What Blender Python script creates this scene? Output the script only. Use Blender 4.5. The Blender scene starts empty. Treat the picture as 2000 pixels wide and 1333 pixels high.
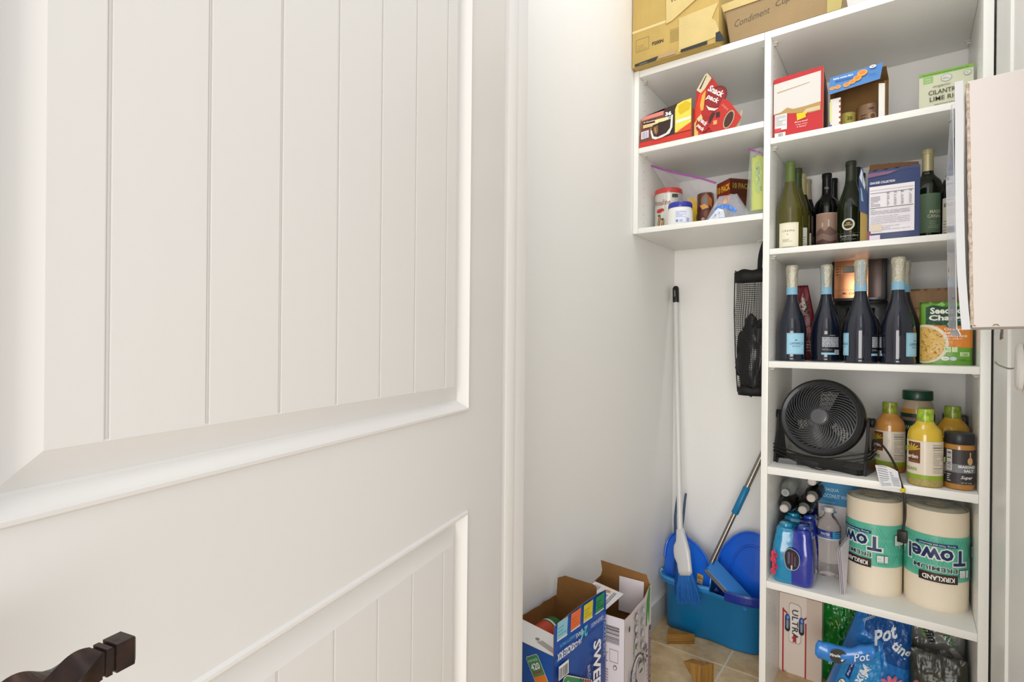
import bpy, bmesh, math, random
from mathutils import Vector, Matrix, noise
PI = math.pi
R = math.radians
scn = bpy.context.scene
COL = scn.collection
random.seed(7)

# ---------------------------------------------------------------- camera, light, exposure
CAM_H = 1.1125
cam = bpy.data.cameras.new('camera'); cam_ob = bpy.data.objects.new('camera', cam); COL.objects.link(cam_ob)
cam.sensor_width = 36; cam.lens = 1045.4/2000*36; cam.clip_start = 0.02
cam_ob.matrix_world = Matrix.Translation((0, 0, CAM_H)) @ Matrix.Rotation(R(36.508), 4, 'Z') @ Matrix.Rotation(R(90), 4, 'X') @ Matrix.Rotation(R(0.535), 4, 'Z')
scn.camera = cam_ob
scn.view_settings.view_transform = 'Standard'; scn.view_settings.look = 'None'
scn.view_settings.gamma = 1; scn.view_settings.use_curve_mapping = False
scn.view_settings.exposure = 0.10
world = bpy.data.worlds.new('world'); scn.world = world; world.use_nodes = True
bg = world.node_tree.nodes['Background']; bg.inputs[0].default_value = (0.965, 0.98, 1.0, 1); bg.inputs[1].default_value = 0.95
def area(name, loc, target, size, power, color, size_y=None):
    l = bpy.data.lights.new(name, 'AREA'); l.energy = power; l.color = color; l.size = size
    if size_y: l.shape = 'RECTANGLE'; l.size_y = size_y
    o = bpy.data.objects.new(name, l); COL.objects.link(o); o.location = loc
    o.rotation_euler = (Vector(target)-Vector(loc)).to_track_quat('-Z', 'Y').to_euler()
    return o
area('kitchen_ceiling_light', (0.5, -0.9, 2.45), (-0.3, 1.6, 0.9), 1.1, 4, (1.0, 0.97, 0.94))
area('pantry_ceiling_light', (-0.32, 1.25, 2.62), (-0.32, 1.3, 0.0), 0.5, 2.7, (1.0, 0.985, 0.96))
area('front_fill_light', (0.35, -2.4, 0.9), (-0.25, 1.9, 1.1), 2.4, 88, (1.0, 0.96, 0.915), 1.9)  # added soft fill from behind the camera, brightens the shelf interiors

# ---------------------------------------------------------------- materials
def lin(h):
    h = h.lstrip('#'); c = [int(h[i:i+2], 16)/255 for i in (0, 2, 4)]
    return tuple(x/12.92 if x <= .04045 else ((x+.055)/1.055)**2.4 for x in c)+(1,)
MATS = {}
def M(h, rough=.5, metal=0, bump=0, bscale=60, var=0, vscale=8, trans=0, coat=0, alpha=1, ior=1.45, stretch=None, var2=None):
    key = (h, rough, metal, bump, bscale, var, vscale, trans, coat, alpha, ior, stretch, var2)
    if key in MATS: return MATS[key]
    m = bpy.data.materials.new('mat_'+h.lstrip('#')); m.use_nodes = True; nt = m.node_tree; N = nt.nodes; L = nt.links
    b = N['Principled BSDF']
    b.inputs['Base Color'].default_value = lin(h); b.inputs['Roughness'].default_value = rough; b.inputs['Metallic'].default_value = metal
    b.inputs['Transmission Weight'].default_value = trans; b.inputs['Coat Weight'].default_value = coat; b.inputs['IOR'].default_value = ior
    b.inputs['Coat Roughness'].default_value = .05; b.inputs['Alpha'].default_value = alpha
    if bump or var:
        tc = N.new('ShaderNodeTexCoord'); mp = N.new('ShaderNodeMapping'); L.new(tc.outputs['Object'], mp.inputs[0])
        if stretch: mp.inputs['Scale'].default_value = stretch
    if bump:
        n = N.new('ShaderNodeTexNoise'); n.inputs['Scale'].default_value = bscale; n.inputs['Detail'].default_value = 4
        L.new(mp.outputs[0], n.inputs['Vector'])
        bp = N.new('ShaderNodeBump'); bp.inputs['Strength'].default_value = bump; bp.inputs['Distance'].default_value = .004
        L.new(n.outputs['Fac'], bp.inputs['Height']); L.new(bp.outputs[0], b.inputs['Normal'])
    if var:
        n = N.new('ShaderNodeTexNoise'); n.inputs['Scale'].default_value = vscale; n.inputs['Detail'].default_value = 6; n.inputs['Roughness'].default_value = .65
        L.new(mp.outputs[0], n.inputs['Vector'])
        r = N.new('ShaderNodeValToRGB'); c = lin(h)
        c2 = lin(var2) if var2 else tuple(max(0, x*(1-var)) for x in c[:3])+(1,)
        r.color_ramp.elements[0].position = .36; r.color_ramp.elements[1].position = .64
        r.color_ramp.elements[0].color = c2; r.color_ramp.elements[1].color = tuple(min(1, x*(1+var*.3)) for x in c[:3])+(1,)
        L.new(n.outputs['Fac'], r.inputs[0]); L.new(r.outputs[0], b.inputs['Base Color'])
    MATS[key] = m
    return m
WALL = M('#f7f6f3', .55, bump=.12, bscale=140)
DOORM = M('#e3e0dc', .32, bump=.05, bscale=55, stretch=(1, 1, .18))
MELA = M('#f1f1ec', .32, bump=.02, bscale=90)
KRAFT = M('#c49a5e', .8, bump=.1, bscale=120, var=.12, vscale=20)
KRAFTD = M('#8f6a3c', .85, bump=.1, bscale=120, var=.15, vscale=20)
CHROME = M('#b8b4ae', .22, metal=1)
BLACK = M('#17181a', .35)
FILM = M('#eef0f4', .12, alpha=.22, bump=.6, bscale=35)

# ---------------------------------------------------------------- mesh helpers
def mesh_ob(name, verts, faces, mats, parent=None, midx=None, smooth=False, loc=None, rot=None):
    me = bpy.data.meshes.new(name); me.from_pydata([tuple(v) for v in verts], [], faces)
    if not isinstance(mats, (list, tuple)): mats = [mats]
    for m in mats: me.materials.append(m)
    if midx: me.polygons.foreach_set('material_index', midx)
    if smooth:
        me.polygons.foreach_set('use_smooth', [True]*len(me.polygons))
    me.update(); o = bpy.data.objects.new(name, me); COL.objects.link(o)
    if parent: o.parent = parent
    if loc: o.location = loc
    if rot: o.rotation_euler = rot
    return o
def bm_ob(name, bm, mats, parent=None, smooth=False, loc=None, rot=None, angle=None):
    me = bpy.data.meshes.new(name); bmesh.ops.recalc_face_normals(bm, faces=bm.faces); bm.to_mesh(me); bm.free()
    if not isinstance(mats, (list, tuple)): mats = [mats]
    for m in mats: me.materials.append(m)
    if smooth:
        me.polygons.foreach_set('use_smooth', [True]*len(me.polygons))
        me.set_sharp_from_angle(angle=R(angle or 40))
    o = bpy.data.objects.new(name, me); COL.objects.link(o)
    if parent: o.parent = parent
    if loc: o.location = loc
    if rot: o.rotation_euler = rot
    return o
def tag(o, label, cat, group=None):
    o['label'] = label; o['category'] = cat
    if group: o['group'] = group
    return o
def thing(name, label, cat, loc=(0, 0, 0), rz=0, group=None, rot=None):
    o = bpy.data.objects.new(name, None); COL.objects.link(o); o.location = loc; o.rotation_euler = rot or (0, 0, rz)
    o.empty_display_size = .02
    return tag(o, label, cat, group)
def struct(o): o['kind'] = 'structure'; return o
def box(bm, x0, x1, y0, y1, z0, z1, bev=0, mi=0, mat=None):
    vs = [bm.verts.new((x, y, z)) for z in (z0, z1) for y in (y0, y1) for x in (x0, x1)]
    fs = [bm.faces.new([vs[i] for i in q]) for q in ((0, 2, 3, 1), (4, 5, 7, 6), (0, 1, 5, 4), (2, 6, 7, 3), (0, 4, 6, 2), (1, 3, 7, 5))]
    for f in fs: f.material_index = mi
    if mat is not None: bmesh.ops.transform(bm, matrix=mat, verts=vs)
    if bev:
        es = list({e for f in fs for e in f.edges})
        bmesh.ops.bevel(bm, geom=es, offset=bev, segments=2, affect='EDGES', profile=.6)
def cube(name, x0, x1, y0, y1, z0, z1, m, parent=None, bev=.0008, loc=None, rot=None):
    bm = bmesh.new(); box(bm, x0, x1, y0, y1, z0, z1, bev)
    return bm_ob(name, bm, m, parent, smooth=True, loc=loc, rot=rot)
def lathe(bm, prof, seg=32, c=(0, 0), mi=0, wob=None, cap=True):
    rings = []
    for k, (r, z) in enumerate(prof):
        ring = []
        for i in range(seg):
            a = 2*PI*i/seg; rr = r
            if wob: rr = r*(1+wob(a, z))
            ring.append(bm.verts.new((c[0]+rr*math.cos(a), c[1]+rr*math.sin(a), z)))
        rings.append(ring)
    for a, b in zip(rings, rings[1:]):
        for i in range(seg):
            j = (i+1) % seg; f = bm.faces.new((a[i], a[j], b[j], b[i])); f.material_index = mi
    if cap:
        f = bm.faces.new(rings[0][::-1]); f.material_index = mi; f = bm.faces.new(rings[-1]); f.material_index = mi
def turned(name, prof, m, parent=None, seg=32, loc=None, rot=None, wob=None, cap=True, angle=35):
    bm = bmesh.new(); lathe(bm, prof, seg, wob=wob, cap=cap)
    return bm_ob(name, bm, m, parent, smooth=True, loc=loc, rot=rot, angle=angle)
def spline(pts, n=6):
    pts = [Vector(p) for p in pts]; out = []
    P = [pts[0]*2-pts[1]]+pts+[pts[-1]*2-pts[-2]]
    for i in range(1, len(P)-2):
        for k in range(n):
            t = k/n; a, b, c, d = P[i-1:i+3]
            out.append(.5*((2*b)+(c-a)*t+(2*a-5*b+4*c-d)*t*t+(3*b-a-3*c+d)*t**3))
    out.append(pts[-1]); return out
def tube(bm, pts, r, seg=8, mi=0, flat=None, cap=True):
    pts = [Vector(p) for p in pts]; rings = []; up = None
    for i, p in enumerate(pts):
        d = (pts[min(i+1, len(pts)-1)]-pts[max(i-1, 0)]).normalized()
        if up is None: up = d.orthogonal().normalized() if flat is None else Vector(flat)
        up = (up-d*up.dot(d)).normalized(); s = d.cross(up)
        rr = r[i] if isinstance(r, (list, tuple)) else r
        ring = [bm.verts.new(p+up*math.cos(2*PI*k/seg)*rr+s*math.sin(2*PI*k/seg)*rr) for k in range(seg)]
        rings.append(ring)
    for a, b in zip(rings, rings[1:]):
        for k in range(seg):
            j = (k+1) % seg; f = bm.faces.new((a[k], a[j], b[j], b[k])); f.material_index = mi
    if cap:
        bm.faces.new(rings[0][::-1]).material_index = mi; bm.faces.new(rings[-1]).material_index = mi
def rod(name, pts, r, m, parent=None, seg=10, loc=None):
    bm = bmesh.new(); tube(bm, pts, r, seg); return bm_ob(name, bm, m, parent, smooth=True, loc=loc)
def panel(name, pts, o, U, V, t, mA, mB, parent=None, bend=None, seg=None):
    """thin sheet: outline pts (u,v); face A towards U x V, face B behind; thickness t"""
    o, U, V = Vector(o), Vector(U).normalized(), Vector(V).normalized(); Nn = U.cross(V)
    bm = bmesh.new()
    f = bm.faces.new([bm.verts.new((u, v, 0)) for u, v in pts])
    bmesh.ops.triangulate(bm, faces=[f])
    if bend:
        us = [p[0] for p in pts]; vs = [p[1] for p in pts]
        for k in range(1, seg or 8):
            for c, n, lo, hi in ((0, (1, 0, 0), min(us), max(us)), (1, (0, 1, 0), min(vs), max(vs))):
                q = lo+(hi-lo)*k/(seg or 8); co = (q, 0, 0) if c == 0 else (0, q, 0)
                bmesh.ops.bisect_plane(bm, geom=bm.verts[:]+bm.edges[:]+bm.faces[:], plane_co=co, plane_no=n)
    bm.normal_update()
    if sum(ff.normal.z*ff.calc_area() for ff in bm.faces) < 0: bmesh.ops.reverse_faces(bm, faces=bm.faces[:])
    bm.verts.index_update(); n = len(bm.verts); P2 = [(v.co.x, v.co.y) for v in bm.verts]
    F = [[v.index for v in ff.verts] for ff in bm.faces]; E = []
    for ff in bm.faces:
        for l in ff.loops:
            if len(l.edge.link_faces) == 1: E.append((l.vert.index, l.link_loop_next.vert.index))
    bm.free(); V3 = []
    for d in (0, -t):
        for u, w in P2: V3.append(o+U*u+V*w+Nn*(d+(bend(u, w) if bend else 0)))
    FF = F+[[i+n for i in f[::-1]] for f in F]+[[b, a, a+n, b+n] for a, b in E]
    return mesh_ob(name, V3, FF, [mA, mB], parent, [0]*len(F)+[1]*(len(F)+len(E)))

# ---------------------------------------------------------------- printing
def planar(o, U=(1, 0, 0), V=(0, 0, 1)):
    o, U, V = Vector(o), Vector(U).normalized(), Vector(V).normalized(); Nn = U.cross(V)
    if abs(U.dot(V)) > 1: pass
    return lambda u, v, d: o+U*u+V*v+Nn*d
def cylmap(r, a0, z0=0, c=(0, 0)):
    def f(u, v, d):
        rr = r(z0+v) if callable(r) else r
        rn = (r(0) if callable(r) else r)
        a = a0+u/(rn if rn > .001 else .01); return Vector((c[0]+(rr+d)*math.cos(a), c[1]+(rr+d)*math.sin(a), z0+v))
    return f
_tc = {}
def textpoly(s, bold, shear, space):
    k = (s, bold, shear, space)
    if k not in _tc:
        cu = bpy.data.curves.new('t', 'FONT'); cu.body = s; cu.resolution_u = 2; cu.offset = bold; cu.shear = shear; cu.space_character = space
        o = bpy.data.objects.new('t', cu); me = o.to_mesh()
        vs = [(v.co.x, v.co.y) for v in me.vertices]; fs = [tuple(p.vertices) for p in me.polygons]
        o.to_mesh_clear(); bpy.data.objects.remove(o); bpy.data.curves.remove(cu)
        _tc[k] = (vs, fs)
    return _tc[k]
class Print:
    def __init__(s, fmap, seg=None, base=.0004, step=.00025, rough=.4, coat=0):
        s.f = fmap; s.seg = seg; s.l = 0; s.base = base; s.step = step; s.rough = rough; s.coat = coat
        s.V = []; s.F = []; s.I = []; s.mats = []; s.T = None; s.clip = None
    def _mi(s, c):
        m = c if not isinstance(c, str) else M(c, s.rough, coat=s.coat)
        if m not in s.mats: s.mats.append(m)
        return s.mats.index(m)
    def _add(s, vs, fs, c):
        mi = s._mi(c); d = s.base+s.l*s.step; s.l += 1
        if s.T: vs = [s.T(u, v) for u, v in vs]
        if s.clip: c = s.clip; vs = [(min(c[2], max(c[0], u)), min(c[3], max(c[1], v))) for u, v in vs]
        if s.seg:
            bm = bmesh.new(); bv = [bm.verts.new((u, v, 0)) for u, v in vs]
            for f in fs:
                try: bm.faces.new([bv[i] for i in f])
                except ValueError: pass
            us = [v[0] for v in vs]; ws = [v[1] for v in vs]
            for c0, lo, hi, sg in ((0, min(us), max(us), s.seg[0]), (1, min(ws), max(ws), s.seg[1])):
                if not sg: continue
                q = math.floor(lo/sg)*sg+sg
                while q < hi:
                    bmesh.ops.bisect_plane(bm, geom=bm.verts[:]+bm.edges[:]+bm.faces[:], plane_co=(q, 0, 0) if c0 == 0 else (0, q, 0), plane_no=(1, 0, 0) if c0 == 0 else (0, 1, 0)); q += sg
            bm.verts.index_update(); vs = [(v.co.x, v.co.y) for v in bm.verts]; fs = [[v.index for v in f.verts] for f in bm.faces]; bm.free()
        n = len(s.V); s.V += [s.f(u, v, d) for u, v in vs]
        s.F += [[i+n for i in f] for f in fs]; s.I += [mi]*len(fs)
        return s
    def poly(s, pts, c): return s._add(pts, [list(range(len(pts)))], c)
    def rect(s, u0, v0, u1, v1, c): return s.poly([(u0, v0), (u1, v0), (u1, v1), (u0, v1)], c)
    def ell(s, cx, cy, rx, ry, c, n=20, a=0):
        ca, sa = math.cos(a), math.sin(a)
        return s.poly([(cx+rx*math.cos(2*PI*i/n)*ca-ry*math.sin(2*PI*i/n)*sa, cy+rx*math.cos(2*PI*i/n)*sa+ry*math.sin(2*PI*i/n)*ca) for i in range(n)], c)
    def text(s, t, cx, cy, h, c, w=None, rot=0, bold=0.0, shear=0, space=1):
        vs, fs = textpoly(t, bold, shear, space)
        if not vs: return s
        x0, x1 = min(v[0] for v in vs), max(v[0] for v in vs); y0, y1 = min(v[1] for v in vs), max(v[1] for v in vs)
        k = h/(y1-y0); kx = k if w is None else w/(x1-x0); ca, sa = math.cos(R(rot)), math.sin(R(rot))
        q = []
        for x, y in vs:
            x = (x-(x0+x1)/2)*kx; y = (y-(y0+y1)/2)*k; q.append((cx+x*ca-y*sa, cy+x*sa+y*ca))
        return s._add(q, fs, c)
    def lines(s, u0, v0, u1, v1, n, c, fill=.4, jag=.25, seed=1):
        rd = random.Random(seed); V = []; F = []
        h = (v1-v0)/n
        for i in range(n):
            y = v0+h*i; a = u0; 
            while a < u1:
                b = min(u1, a+(u1-u0)*rd.uniform(.1, .35)); k = len(V)
                V += [(a, y), (b-(u1-u0)*.02, y), (b-(u1-u0)*.02, y+h*fill), (a, y+h*fill)]; F.append([k, k+1, k+2, k+3]); a = b
                if rd.random() < jag*.3: break
        return s._add(V, F, c)
    def bars(s, u0, v0, u1, v1, c='#222222', n=14, vert=True, seed=3):
        rd = random.Random(seed); V = []; F = []; 
        a, b = (u0, u1) if vert else (v0, v1); w = (b-a)/n
        for i in range(n):
            p = a+w*i; q = p+w*rd.uniform(.25, .75); k = len(V)
            V += [(p, v0), (q, v0), (q, v1), (p, v1)] if vert else [(u0, p), (u1, p), (u1, q), (u0, q)]
            F.append([k, k+1, k+2, k+3])
        return s._add(V, F, c)
    def frame(s, u0, v0, u1, v1, w, c):
        V = [(u0, v0), (u1, v0), (u1, v1), (u0, v1), (u0+w, v0+w), (u1-w, v0+w), (u1-w, v1-w), (u0+w, v1-w)]
        return s._add(V, [[0, 1, 5, 4], [1, 2, 6, 5], [2, 3, 7, 6], [3, 0, 4, 7]], c)
    def build(s, name, parent): return mesh_ob(name, s.V, s.F, s.mats, parent, s.I)

# ================================================================ ROOM
XL, XR, YB = -.797, .178, 2.2285
struct(cube('wall_left', XL-.06, XL, .80, YB+.06, 0, 2.75, WALL, bev=0))
struct(cube('wall_back', XL-.06, XR+.3, YB, YB+.06, 0, 2.75, WALL, bev=0))
struct(cube('wall_right', XR, XR+.06, .70, YB, 0, 2.75, WALL, bev=0))
struct(cube('wall_front', -1.6, -.598, .752, .80, 0, 2.75, WALL, bev=0))
struct(cube('baseboard_left', XL, XL+.012, .80, YB, 0, .093, M('#e9e7e2', .35), bev=.002))
struct(cube('baseboard_back', XL, -.366, YB-.012, YB, 0, .093, M('#e9e7e2', .35), bev=.002))
# filler board between shelving and right wall
struct(cube('trim_1', .1725, .179, 1.566, 1.80, 0, 2.75, M('#eeeeea', .4), bev=.001))
# door jamb with stop
bm = bmesh.new()
box(bm, -.598, -.580, .748, .826, 0, 2.10, .0015); box(bm, -.598, -.5775, .765, .790, 0, 2.10, .0015)
struct(bm_ob('trim_2', bm, DOORM, smooth=True))
# floor: grout bed and separate tiles
fl = struct(cube('floor', -2.2, 1.4, -1.2, YB, -.03, -.002, M('#d9d2c2', .8, bump=.1, bscale=300), bev=0))
TM = [M('#d6bf98', .42, bump=.12, bscale=70, var=.3, vscale=11, var2='#bd9f72'), M('#dac5a0', .42, bump=.12, bscale=70, var=.28, vscale=9, var2='#c4a77c'), M('#d0ba94', .42, bump=.12, bscale=70, var=.3, vscale=13, var2='#b69a70')]
tile_me = []
for k in range(3):
    bm = bmesh.new(); box(bm, 0, .2875, 0, .2875, -.008, 0, .0015); me = bpy.data.meshes.new('tile'); bm.to_mesh(me); bm.free(); me.materials.append(TM[k]); tile_me.append(me)
for i in range(-6, 7):
    for j in range(-10, 2):
        x = -.4975+.295*i; y = 1.924+.295*j
        if x < -2.1 or x > 1.1 or y > 2.2: continue
        o = bpy.data.objects.new('tile', tile_me[(i*7+j*5) % 3]); COL.objects.link(o); o.location = (x, y, 0); o.parent = fl

# ================================================================ DOOR (built in its own plane: +x along from hinge, -y faces the camera side)
D = Vector((-.24206, .97026)); ang = math.atan2(-D.y, -D.x)
door = struct(thing('door_1', 'white plank-panelled interior door standing open', 'door', (-.570, .740, 0), ang))
del door['category']; del door['label']
# local: x = s, z up. visible face normal is on the side of +y in local after rotation
DW, DH = .836, 2.03
openings = [(.1265, .7095, 1.005, 1.915), (.1265, .7095, .22, .854)]
prof = [(0, 0), (.002, .0035), (.005, .0038), (.007, .001), (.016, -.010), (.018, -.011), (.021, -.010), (.0400, -.0024), (.0415, -.0040)]
V = []; F = []
xs = [0, .1265, .7095, DW]; zs = [.01, .22, .854, 1.005, 1.915, DH]
def fq(a, b, c, d): n = len(V); V.extend([a, b, c, d]); F.append([n, n+1, n+2, n+3])
for i in range(3):
    for j in range(5):
        if i == 1 and j in (1, 3): continue
        fq((xs[i], 0, zs[j]), (xs[i], 0, zs[j+1]), (xs[i+1], 0, zs[j+1]), (xs[i+1], 0, zs[j]))
for (x0, x1, z0, z1) in openings:
    for (a, h), (b, g) in zip(prof, prof[1:]):
        A = [(x0+a, h, z0+a), (x1-a, h, z0+a), (x1-a, h, z1-a), (x0+a, h, z1-a)]
        B = [(x0+b, g, z0+b), (x1-b, g, z0+b), (x1-b, g, z1-b), (x0+b, g, z1-b)]
        for k in range(4): fq(A[k], B[k], B[(k+1) % 4], A[(k+1) % 4])
    a = prof[-1][0]; fq((x0+a, -.006, z0+a), (x0+a, -.006, z1-a), (x1-a, -.006, z1-a), (x1-a, -.006, z0+a))
# edges and back
fq((0, 0, .01), (0, -.035, .01), (0, -.035, DH), (0, 0, DH)); fq((DW, 0, .01), (DW, 0, DH), (DW, -.035, DH), (DW, -.035, .01))
fq((0, 0, DH), (0, -.035, DH), (DW, -.035, DH), (DW, 0, DH)); fq((0, 0, .01), (DW, 0, .01), (DW, -.035, .01), (0, -.035, .01)); fq((0, -.035, .01), (DW, -.035, .01), (DW, -.035, DH), (0, -.035, DH))
mesh_ob('door_slab', V, F, DOORM, door)
gr = [.1664, .1937]+[k*.72 for k in (.379, .479, .580, .683, .782, .882)]+[.6696]
for (x0, x1, z0, z1) in openings:
    for a, b in zip(gr, gr[1:]):
        bm = bmesh.new(); box(bm, a+.0001, b-.0001, -.012, -.0022, z0+.0400, z1-.0400)
        es = [e for e in bm.edges if all(abs(v.co.y+.0022) < 1e-6 for v in e.verts) and abs(e.verts[0].co.x-e.verts[1].co.x) < 1e-6 and .170 < e.verts[0].co.x < .665]
        bmesh.ops.bevel(bm, geom=es, offset=.0019, segments=2, affect='EDGES')
        bm_ob('plank', bm, DOORM, door)
# lever handle
IRON = M('#2e2524', .36, metal=.7, bump=.15, bscale=60, var=.35, vscale=26, var2='#503a2e')
hd = bpy.data.objects.new('lever_handle', None); COL.objects.link(hd); hd.parent = door; hd.location = (.765, 0, .937)
turned('rosette', [(.031, 0), (.031, .005), (.028, .009), (.012, .011), (.011, .05)], IRON, hd, rot=(-PI/2, 0, 0))
bm = bmesh.new(); rings = []; L0 = .108
stations = [(-.012, 1, 0), (.0, 1.1, 0), (.012, 1, 0)]
n = 34
for i in range(n+1): stations.append((.014+.078*i/n, 1.0+.14*math.sin(PI*i/n), PI*1.5*i/n))
stations += [(.0925, .86, 1.5*PI), (.0935, .86, 1.5*PI), (.0940, 1.02, 1.5*PI), (.0970, 1.02, 1.5*PI), (.0975, .86, 1.5*PI), (.0985, .86, 1.5*PI), (.0990, 1.06, 1.5*PI), (.1085, 1.06, 1.5*PI), (.1100, .80, 1.5*PI)]
for d, sc, tw in stations:
    h = .0074*sc; lift = .0035*math.sin(min(1, max(0, d/.07))*PI)-.002
    ring = []
    for k in range(4):
        a = tw+PI/4+k*PI/2; ring.append(bm.verts.new((-d, .055+math.cos(a)*h*1.414*.8, lift+math.sin(a)*h*1.414)))
    rings.append(ring)
for a, b in zip(rings, rings[1:]):
    for k in range(4): bm.faces.new((a[k], a[(k+1) % 4], b[(k+1) % 4], b[k]))
bm.faces.new(rings[0]); bm.faces.new(rings[-1])
bmesh.ops.recalc_face_normals(bm, faces=bm.faces)
es = [e for e in bm.edges if abs(e.verts[0].co.x-e.verts[1].co.x) > .0004 and e.calc_face_angle(0) > .6]
bm_ob('lever', bm, IRON, hd, smooth=True, angle=28)

# ================================================================ SHELVING
XA, XBi, XC, XD = -.3654, -.3470, .1474, .1681
SH = [(.358, .379), (.7097, .7322), (1.0386, 1.0575), (1.387, 1.4045), (1.728, 1.746), (2.058, 2.080)]
tall = thing('shelving_unit', 'tall white laminate shelving tower with six shelves full of bottles and cartons', 'shelves', (XA, 1.8, 0))
def loc(o, dx, dy, dz): o.location = (dx, dy, dz); return o
ox, oy = XA, 1.8
cube('side_panel', 0, XBi-XA, 0, YB-1.803, 0, 2.080, MELA, tall)
cube('side_panel', XC-XA, XD-XA, 0, YB-1.803, 0, 2.080, MELA, tall)
for a, b in SH:
    cube('shelf', XBi-XA+.0004, XC-XA-.0004, .0, YB-1.803, a, b, MELA, tall)
V = []; F = []; 
def hole(x, y, z, nx, S, FF):
    n = len(S)
    for k in range(6): S.append((x, y+.0022*math.cos(k*PI/3), z+.0022*math.sin(k*PI/3)))
    FF.append([n+k for k in (range(6) if nx > 0 else range(5, -1, -1))])
z = .1
while z < 2.03:
    for y in (.045, .37):
        hole(XBi-XA+.0005, y, z, 1, V, F); hole(XC-XA-.0005, y, z, -1, V, F)
    z += .032
o = mesh_ob('pin_holes', V, F, M('#8d8c84', .6), tall); o['kind'] = 'stuff'
PIN = M('#d6d4cc', .3)
for a, b in SH:
    for x, s in ((XBi-XA, 1), (XC-XA, -1)):
        for y in (.038, .37):
            bm = bmesh.new(); box(bm, min(x, x+s*.013), max(x, x+s*.013), y-.005, y+.005, a-.004, a+.0003, .001); tube(bm, [(x, y, a-.007), (x+s*.009, y, a-.007)], .0028, 8)
            bm_ob('shelf_pin', bm, PIN, tall, smooth=True)
wallcab = thing('wall_shelf', 'white open wall shelf fixed left of the tower above the broom nook', 'shelves', (XL+.001, 1.803, 1.5))
W = XA-XL-.002
cube('side_panel', 0, .018, -.006, .42, 0, .58, MELA, wallcab)
for a, b in ((0, .0185), (.286, .305), (.557, .580)):
    cube('shelf', .0185, W, -.003, .42, a, b, MELA, wallcab)
V = []; F = []; z = .045
while z < .54:
    hole(.0185, .045, z, 1, V, F); hole(.0185, .35, z, 1, V, F); z += .0315
o = mesh_ob('pin_holes', V, F, M('#8d8c84', .6), wallcab); o['kind'] = 'stuff'
for a in (.286, .557):
    for x, s in ((.018, 1), (W, -1)):
        bm = bmesh.new(); box(bm, min(x, x+s*.013), max(x, x+s*.013), .033, .043, a-.004, a+.0003, .001); tube(bm, [(x, .038, a-.007), (x+s*.009, .038, a-.007)], .0028, 8)
        bm_ob('shelf_pin', bm, PIN, wallcab, smooth=True)

# ================================================================ HELPERS FOR CONTAINERS
def prad(prof):
    def r(z):
        if z <= prof[0][1]: return prof[0][0]
        for (r0, z0), (r1, z1) in zip(prof, prof[1:]):
            if z0 <= z <= z1 and z1 > z0: return r0+(r1-r0)*(z-z0)/(z1-z0)
        return prof[-1][0]
    return r
def smoothprof(pts, n=5):
    return [(max(.0005, p.x), p.z) for p in spline([(r, 0, z) for r, z in pts], n)]
def face_cam(x, y): return math.atan2(-y, -x)
BURG = [(.020, 0), (.034, .001), (.0375, .006)]+smoothprof([(.0375, .02), (.0375, .12), (.0365, .14), (.030, .168), (.021, .198), (.0155, .222), (.0140, .245), (.0138, .272)])+[(.0150, .273), (.0150, .284), (.0138, .287)]
BORD = [(.020, 0), (.034, .001), (.0370, .006)]+smoothprof([(.0370, .02), (.0370, .15), (.0365, .172), (.031, .192), (.020, .206), (.0148, .216), (.0140, .235), (.0138, .272)])+[(.0150, .273), (.0150, .284), (.0138, .287)]
def cut(prof, z0, z1, grow=.0004):
    f = prad(prof); q = [(f(z0)+grow, z0)]+[(r+grow, z) for r, z in prof if z0 < z < z1]+[(f(z1)+grow, z1)]
    return q
def wine(label, x, y, z0, prof, glass, capm, capz, sc=1, group='wine bottles on the fourth shelf'):
    t = thing('wine_bottle', label, 'bottle', (x, y, z0), group=None)
    turned('glass', prof, glass, t, seg=36)
    c = turned('capsule', cut(prof, capz, .2869)+[(.0005, .2876)], capm, t, seg=28)
    return t
GLO = M('#55551c', .04, trans=.35, coat=.5); GLD = M('#0b0c0d', .05, coat=.6); GLG = M('#1c2412', .04, trans=.12, coat=.6); GLK = M('#141a2b', .06, coat=.8)
GLB = M('#1a140f', .05, coat=.5)
LC = M('#f1ecd8', .55)
Z3 = 1.4045
# --- fourth shelf: wine
t = wine('pale olive-gold wine bottle with green cap and cream label at the left end', -.307, 1.90, Z3, BURG, M('#6f6a1e', .04, trans=.55, coat=.5), M('#5c7031', .3, coat=.4), .222)
A = face_cam(-.307, 1.90)
p = Print(cylmap(.0375, A), seg=(.004, 0), base=.0008, rough=.6)
p.rect(-.032, .012, .026, .088, '#efe9d2').text('CREMA', -.004, .062, .006, '#5b5648', w=.036, space=1.3).ell(-.006, .051, .0016, .0012, '#222222').lines(-.02, .028, .008, .038, 3, '#a8a08c').rect(-.032, .0865, .026, .088, '#d8cfae').text('M', .0, .0045, .005, '#c9a27a')
p.build('paper_label', t)
t = wine('green-capped wine bottle standing second in the left row behind the olive-gold one', -.300, 1.985, Z3, BURG, GLO, M('#33421c', .35, coat=.3), .222)
p = Print(cylmap(.0375, face_cam(-.3, 1.985)), seg=(.004, 0), base=.0008, rough=.6); p.rect(-.03, .012, .034, .085, '#dfe3da').lines(.016, .03, .03, .06, 4, '#9aa39a'); p.build('paper_label', t)
t = wine('dark wine bottle with cream capsule standing third in the left row', -.298, 2.062, Z3, BURG, GLB, M('#c9bd8c', .4, metal=.25), .215)
p = Print(cylmap(.0375, face_cam(-.298, 2.062)), seg=(.004, 0), base=.0008, rough=.6); p.rect(-.03, .012, .034, .08, '#d9d3bf'); p.build('paper_label', t)
t = wine('dark wine bottle with pale tan capsule at the back of the left row', -.292, 2.140, Z3, BURG, GLD, M('#b8a98a', .4, metal=.2), .215)
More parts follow.
